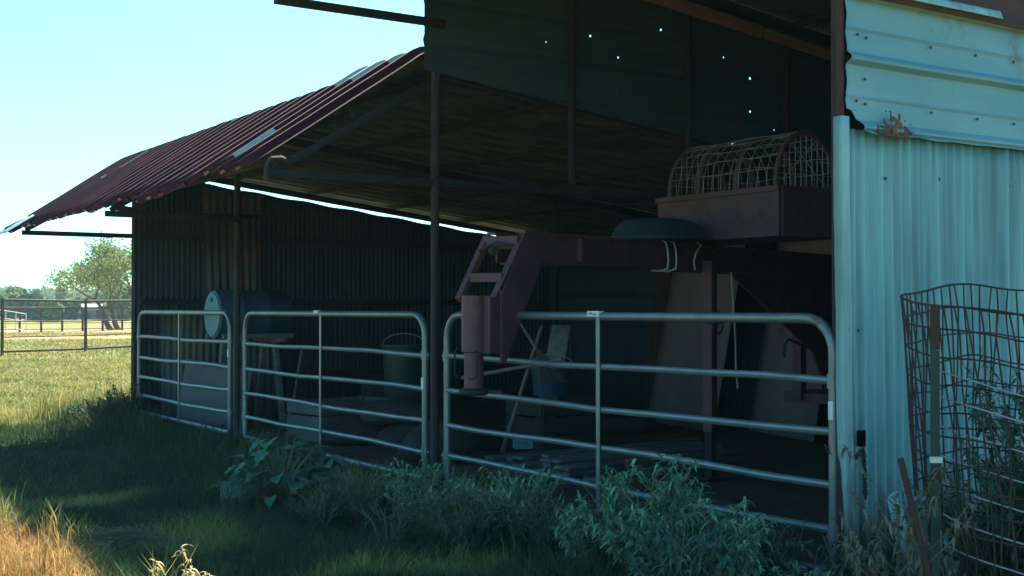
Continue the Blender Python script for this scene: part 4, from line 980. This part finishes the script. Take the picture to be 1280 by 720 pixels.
x, y = pix(395, 628); broad(x, y, .44, .24, 9, 'slim broad leaved plant reaching towards the gate, right of the tallest one')
x, y = pix(340, 622); broad(x-.06, y-.1, .26, .26, 5, 'low broad leaved plant at the foot of the taller one, left of it')
# small sunlit plant at the lower edge
def sprig(x, y, h, seed, label, nst=3, sc=1.0):
    rr = random.Random(seed); t = thing('sprig', label, 'plant', (x, y, 0), 0); st = MB(); items = []
    for k in range(nst):
        lean = Vector((rr.uniform(-.10, .12), rr.uniform(-.04, .04), 0)); hh = h*rr.uniform(.78, 1); pts = [Vector((.02*k, 0, 0)) + lean*(s*s) + Vector((0, 0, hh*s)) for s in lin(0, 1, 7)]
        st.tube(pts, [.0035-.0003*i for i in range(7)], 5)
        for j in range(44):
            s = rr.uniform(.70, 1); f = s*6; i = min(int(f), 5); p = pts[i].lerp(pts[i+1], f-i); a = rr.uniform(0, 2*PI)
            items.append((p, Vector((math.cos(a)*.8, math.sin(a)*.8, rr.uniform(.1, .8))).normalized(), rr.uniform(.02, .055)*sc, .008*sc, rr.uniform(.4, 1.6), rr.random()))
    st.build('stems', M['straw'], t, world=False); V, F4, T_ = leaf_arrays(items, rr); np_mesh('leaves', V, F4, None, M['leaf_straw'], parent=t, tint=T_)
sprig(-.985, 3.6, .80, 3, 'sunlit pale yellow weed sprig at the lower edge of the yard', 6)
# dead vine on the bottom of the white wall and weeds in the cage
shrub('vine', 1.50, 4.78, .15, .80, 'dry curling vine heaped over the bent white tin', 'leaf_dry', n=14, L=.04, W=.018, seed=15, per=44, droop=1.2)
for i, (dx, dy, hh, lb) in enumerate(((.0, .25, 1.18, 'tall leafy weed inside the wire cage, against the white wall'), (.3, .0, 1.0, 'bushy dark weed in the middle of the wire cage'), (-.28, .1, .8, 'dark weed inside the wire cage beside the green post'), (.1, -.3, .75, 'low dark weed at the front of the wire cage'))):
    shrub('weed', CC.x+dx, CC.y+dy, .34, hh, lb, 'leaf_dark', n=34, L=.055, W=.02, seed=30+i, per=54, elev=(-.2, .9), group='weeds in the wire cage')
shrub('weed', 1.78, 5.72, .2, .42, 'dark weed against the rotted foot of the white corrugated wall', 'leaf_dark', n=14, L=.05, W=.014, seed=44, per=24)
# heap of cut straw
mb = MB(); rr = random.Random(9); x, y = pix(150, 690)
for k in range(900):
    q = abs(rr.gauss(0, .16)); a = rr.uniform(0, 2*PI); p = Vector((x+q*math.cos(a)*1.6, y+q*math.sin(a), .04+.09*math.exp(-(q/.2)**2)*rr.random())); b = rr.uniform(0, 2*PI); l = rr.uniform(.05, .13)
    mb.tube([p, p + Vector((math.cos(b)*l, math.sin(b)*l, rr.uniform(-.02, .05)))], .0016, 3, caps=False)
o = mb.build('straw_heap', M['straw'], smooth=0); tag(o, 'low heap of cut dry straw lying in the shaded grass', 'straw heap')
# a few dead twigs arching in the shade
for i, (a, b, lab) in enumerate((((700, 690), (770, 640), 'bare dead twig arching between the silvery weeds'), ((30, 690), (12, 640), 'bare dead twig in the grass at the lower left'))):
    x0, y0 = pix(*a); x1, y1 = pix(b[0], b[1]+40)
    o = MB().tube([(x0, y0, 0), (x0*.6+x1*.4, y0*.6+y1*.4, .16), (x1, y1, .26)], [.004, .003, .0015], 5).build('twig', M['ply']); tag(o, lab, 'twig')

# ------------------------------------------------------------------ field: pipe fences, trees, sheds
def far(xp, yp_or_Y): return (xp-640)/FPX*yp_or_Y
fn_ = thing('pipe_fence', 'near brown pipe fence panel left of the barn, as tall as a cow', 'fence', (far(0, 38), 38, 0), 0)
FA = Vector((far(3, 37), 37, 0)); FB = Vector((far(190, 43), 43, 0))
for z in (1.66, 1.02, .55, .12):
    mb = MB().tube([FA + Vector((0, 0, z)), FA.lerp(FB, .5) + Vector((0, 0, z-.02)), FB + Vector((0, 0, z+.02))], .038 if z > 1.5 or z < .2 else .018, 8); mb.build('rail', M['fence'], fn_)
for k in (0, .52, 1):
    p = FA.lerp(FB, k); MB().tube([p + Vector((0, 0, -.1)), p + Vector((0, 0, 1.7))], .05, 8).build('post', M['fence'], fn_)
MB().tube([FA + Vector((-.35, 0, -.1)), FA + Vector((-.35, 0, 1.75))], .09, 10).build('gate_post', M['fence'], fn_)
f2 = thing('pipe_fence', 'farther brown pipe fence with closely spaced posts in the field', 'fence', (far(0, 66), 66, 0), 0)
A2 = Vector((far(-60, 62), 62, 0)); B2 = Vector((far(200, 70), 70, 0))
for z in (1.42, 1.0, .62, .3):
    MB().tube([A2 + Vector((0, 0, z)), B2 + Vector((0, 0, z))], .055 if z > 1.3 else .018, 8).build('rail', M['fence'], f2)
for k in lin(0, 1, 11):
    p = A2.lerp(B2, k); MB().tube([p + Vector((0, 0, -.2)), p + Vector((0, 0, 1.42))], .06, 8).build('post', M['fence'], f2)
# white pipe stile beside the near fence
wp = thing('cattle_stile', 'small white pipe gate standing behind the near brown fence', 'gate', (far(14, 56), 56, 0), 0)
a = Vector((far(6, 56), 55, 0)); b = Vector((far(22, 56), 57, 0))
for z in (1.25, .9, .5): MB().tube([a + Vector((0, 0, z+.12)), b + Vector((0, 0, z-.1))], .02, 6).build('rail', M['white'], wp)
for k in (0, .33, .66, 1): p = a.lerp(b, k); MB().tube([p, p + Vector((0, 0, 1.36-.2*k))], .02, 6).build('post', M['white'], wp)
hs_ = thing('farm_shed', 'small far-off shed with a white roof beyond the field', 'shed', (far(121, 150), 150, -.75), .2)
MB().box((0, 0, 1.1), (3.6, 3, 2.2)).build('wall', M['housewall'], hs_, world=False)
mb = MB().add([(-2.2, -1.9, 2.05), (2.2, -1.9, 2.05), (2.2, 0, 2.6), (-2.2, 0, 2.6), (2.2, 1.9, 2.05), (-2.2, 1.9, 2.05)], [(0, 1, 2, 3), (3, 2, 4, 5)]); mb.build('roof', M['roofwhite'], hs_, world=False, solid=.12, smooth=0)
MB().box((.6, -1.52, .95), (.9, .06, 1.9)).build('door', M['glass'], hs_, world=False)
MB().box((-.9, -1.52, 1.3), (.8, .06, .7)).build('window', M['glass'], hs_, world=False)

def tree(x, y, h, cr, label, seed, leafm='leaf_tree', name='tree', trunks=1, nleaf=9000, ls=.09, low=.3, lean=(0, 0), dens=1.0, group=None, cat='tree'):
    rr = random.Random(seed); t = thing(name, label, cat, (x, y, ground_z(x, y)), 0, group); tk = MB(); tips = []
    def grow(p, d, l, r, lev):
        n = 4; pts = [p]; dd = d.copy()
        for i in range(n):
            dd = (dd + Vector((rr.uniform(-.22, .22), rr.uniform(-.22, .22), rr.uniform(-.05, .12)))).normalized(); pts.append(pts[-1] + dd*(l/n))
        rs_ = [r*(1-.55*i/n) for i in range(n+1)]
        tk.tube(pts, rs_, 7 if lev < 2 else 4, caps=False)
        if lev >= 3 or r < .012: tips.extend(pts[1:]); return
        if lev >= 1: tips.append(pts[-1])
        for b in range(rr.choice([3, 4])):
            i = rr.choice([2, 3, 4]); a = rr.uniform(0, 2*PI); sp = rr.uniform(.5, 1.05)
            ax_ = dd.orthogonal().normalized(); ax_.rotate(Matrix.Rotation(a, 3, dd)) if False else None
            o_ = Matrix.Rotation(a, 3, dd) @ dd.orthogonal().normalized(); nd = (dd*math.cos(sp) + o_*math.sin(sp) + Vector((0, 0, .15))).normalized()
            grow(pts[i], nd, l*rr.uniform(.6, .82), rs_[i]*.66, lev+1)
    for k in range(trunks):
        off_ = Vector((rr.uniform(-.4, .4), rr.uniform(-.3, .3), 0)) if trunks > 1 else Vector((0, 0, 0))
        grow(off_ + Vector((0, 0, -.1)), Vector((lean[0] + rr.uniform(-.18, .18), lean[1], 1)).normalized(), h*.40, h*.036, 0)
    tk.build('trunk', M['bark'], t, world=False, smooth=60)
    tp_ = np.array([tuple(p) for p in tips]); 
    r_ = np.random.RandomState(seed); idx = r_.randint(0, len(tp_), nleaf)
    C_ = tp_[idx] + r_.normal(0, cr*.075, (nleaf, 3))*np.array([1, 1, .75])
    C_ = C_[C_[:, 2] > h*low*.6]; n = len(C_)
    A_ = r_.normal(size=(n, 3)); A_ /= np.linalg.norm(A_, axis=1)[:, None]; B_ = np.cross(A_, r_.normal(size=(n, 3))); B_ /= np.linalg.norm(B_, axis=1)[:, None]
    s = ls*r_.uniform(.6, 1.4, n)[:, None]
    V = np.stack([C_ - A_*s, C_ - B_*s*.5, C_ + A_*s, C_ + B_*s*.5], 1).reshape(-1, 3)
    np_mesh('crown', V, np.arange(n*4).reshape(-1, 4), None, M[leafm], parent=t, tint=np.repeat(r_.uniform(0, 1, n), 4), smooth=False)
    return t
tree(far(146, 70), 70, 5.0, 3.4, 'open spreading tree with dark leaning trunks just left of the barn corner', 4, trunks=2, nleaf=3600, ls=.08, lean=(-.35, 0))
tree(far(182, 78), 78, 7.6, 4.0, 'taller bright green tree partly hidden behind the barn corner', 9, trunks=1, nleaf=9000, ls=.10, lean=(-.05, 0))
TG = 'trees and bushes along the far side of the field'
def blobtree(x, y, h, w_, label, seed, leafm='leaf_tree', nleaf=5200, ls=.2, conic=0.0, group=TG):
    """round or conical field tree seen far off: trunk + uneven crown of leaf clumps"""
    r_ = np.random.RandomState(seed); t = thing('tree', label, 'tree', (x, y, ground_z(x, y)), 0, group)
    tk = MB(); tk.tube([(0, 0, -.1), (.05, 0, h*.35), (.1, .05, h*.75)], [.12*h/4, .08*h/4, .02], 7)
    for k in range(6):
        a = k*1.1; tk.tube([(.04, 0, h*(.2+.07*k)), (math.cos(a)*w_*.3, math.sin(a)*w_*.3, h*(.42+.06*k))], [.04, .012], 5)
    tk.build('trunk', M['bark'], t, world=False)
    nc = 26; cz = r_.uniform(.12, .92, nc)*h; rad = (w_/2)*np.where(conic > 0, (1-cz/h)**.8+.08, np.sqrt(np.clip(1-((cz/h-.5)/.52)**2, .05, 1)))
    ang = r_.uniform(0, 2*PI, nc); q = rad*r_.uniform(.3, .85, nc); cc = np.c_[q*np.cos(ang), q*np.sin(ang), cz]; cr_ = w_*r_.uniform(.09, .17, nc)
    i = r_.randint(0, nc, nleaf); D = r_.normal(size=(nleaf, 3)); D /= np.linalg.norm(D, axis=1)[:, None]
    C_ = cc[i] + D*(cr_[i]*r_.uniform(.5, 1.15, nleaf))[:, None]; C_[:, 2] = np.maximum(C_[:, 2], .05)
    A_ = r_.normal(size=(nleaf, 3)); A_ /= np.linalg.norm(A_, axis=1)[:, None]; B_ = np.cross(A_, r_.normal(size=(nleaf, 3))); B_ /= np.linalg.norm(B_, axis=1)[:, None]
    s = ls*r_.uniform(.5, 1.3, nleaf)[:, None]; V = np.stack([C_ - A_*s, C_ - B_*s*.6, C_ + A_*s, C_ + B_*s*.6], 1).reshape(-1, 3)
    np_mesh('crown', V, np.arange(nleaf*4).reshape(-1, 4), None, M[leafm], parent=t, tint=np.repeat(np.clip(r_.uniform(0, 1, nc)[i]*.6 + r_.uniform(0, .4, nleaf), 0, 1), 4), smooth=False)
for i, (xp, Y, yt, wpx, lm, lab, con) in enumerate((
    (40, 128, 372, 44, 'leaf_cedar', 'broad dark cedar at the left end of the far field', 0),
    (12, 135, 371, 40, 'leaf_tree', 'yellow-green bush left of the broad dark cedar', 0),
    (22, 175, 362, 34, 'leaf_tree', 'round mid green tree rising behind the dark cedar', 0),
    (64, 120, 378, 26, 'leaf_tree', 'low yellow-green bush just right of the dark cedar', 0),
    (86, 140, 374, 36, 'leaf_cedar', 'blue-green dark tree left of the far shed', 0),
    (103, 160, 368, 30, 'leaf_tree', 'mid green tree directly behind the far shed', 0),
    (126, 170, 366, 34, 'leaf_tree', 'bright green tree behind the spreading tree trunks', 0),
    (152, 130, 362, 40, 'leaf_tree', 'bright yellow-green tree next to the barn corner', 0),
    (-20, 130, 368, 46, 'leaf_cedar', 'dark tree just beyond the left edge of the field view', 0),
    (47, 205, 357, 18, 'leaf_cedar', 'pointed dark pine sticking out of the far wood', 1),
    (75, 215, 361, 20, 'leaf_cedar', 'small pointed pine to the right of the taller one in the far wood', 1))):
    blobtree(far(xp, Y), Y, CAMH + (385-yt)*Y/FPX, wpx*Y/FPX*1.1, lab, 60+i, lm, conic=con, ls=.0016*Y)
# far wood: one mass
r_ = np.random.RandomState(77); nc = 900
cx_ = r_.uniform(-150, 90, nc); cy_ = r_.uniform(225, 330, nc); chh = 3.0 + 2.2*r_.uniform(0, 1, nc) + (cy_-225)*.020
keep = np.abs((cx_)/cy_) < .75; cx_, cy_, chh = cx_[keep], cy_[keep], chh[keep]; nc = len(cx_)
n = 90000; i = r_.randint(0, nc, n); D = r_.normal(size=(n, 3)); D /= np.linalg.norm(D, axis=1)[:, None]
C_ = np.c_[cx_[i], cy_[i], chh[i]*.5] + D*np.c_[np.full(n, 2.6), np.full(n, 2.6), chh[i]*.5]*r_.uniform(.75, 1.08, n)[:, None]
A_ = r_.normal(size=(n, 3)); A_ /= np.linalg.norm(A_, axis=1)[:, None]; B_ = np.cross(A_, r_.normal(size=(n, 3))); B_ /= np.linalg.norm(B_, axis=1)[:, None]
s = .42*r_.uniform(.5, 1.3, n)[:, None]; V = np.stack([C_ - A_*s, C_ - B_*s*.7, C_ + A_*s, C_ + B_*s*.7], 1).reshape(-1, 3)
o = np_mesh('far_wood', V, np.arange(n*4).reshape(-1, 4), None, M['leaf_far'], tint=np.repeat(np.clip(r_.uniform(0, 1, nc)[i]*.8+.1, 0, 1), 4), smooth=False); tag(o, 'far-off mixed wood closing the field along the horizon', 'wood', kind='stuff')

# ------------------------------------------------------------------ summer haze over the whole place
air = bpy.data.materials.new('summer_air'); air.use_nodes = True; nt = air.node_tree; nt.nodes.remove(nt.nodes['Principled BSDF'])
pv = nt.nodes.new('ShaderNodeVolumePrincipled'); pv.inputs['Density'].default_value = .0006; pv.inputs['Color'].default_value = (.55, .90, 1, 1)
nt.links.new(pv.outputs[0], nt.nodes['Material Output'].inputs['Volume'])
o = MB().box((0, 140, 13), (700, 420, 32)).build('haze', air, smooth=0); tag(o, kind='stuff')
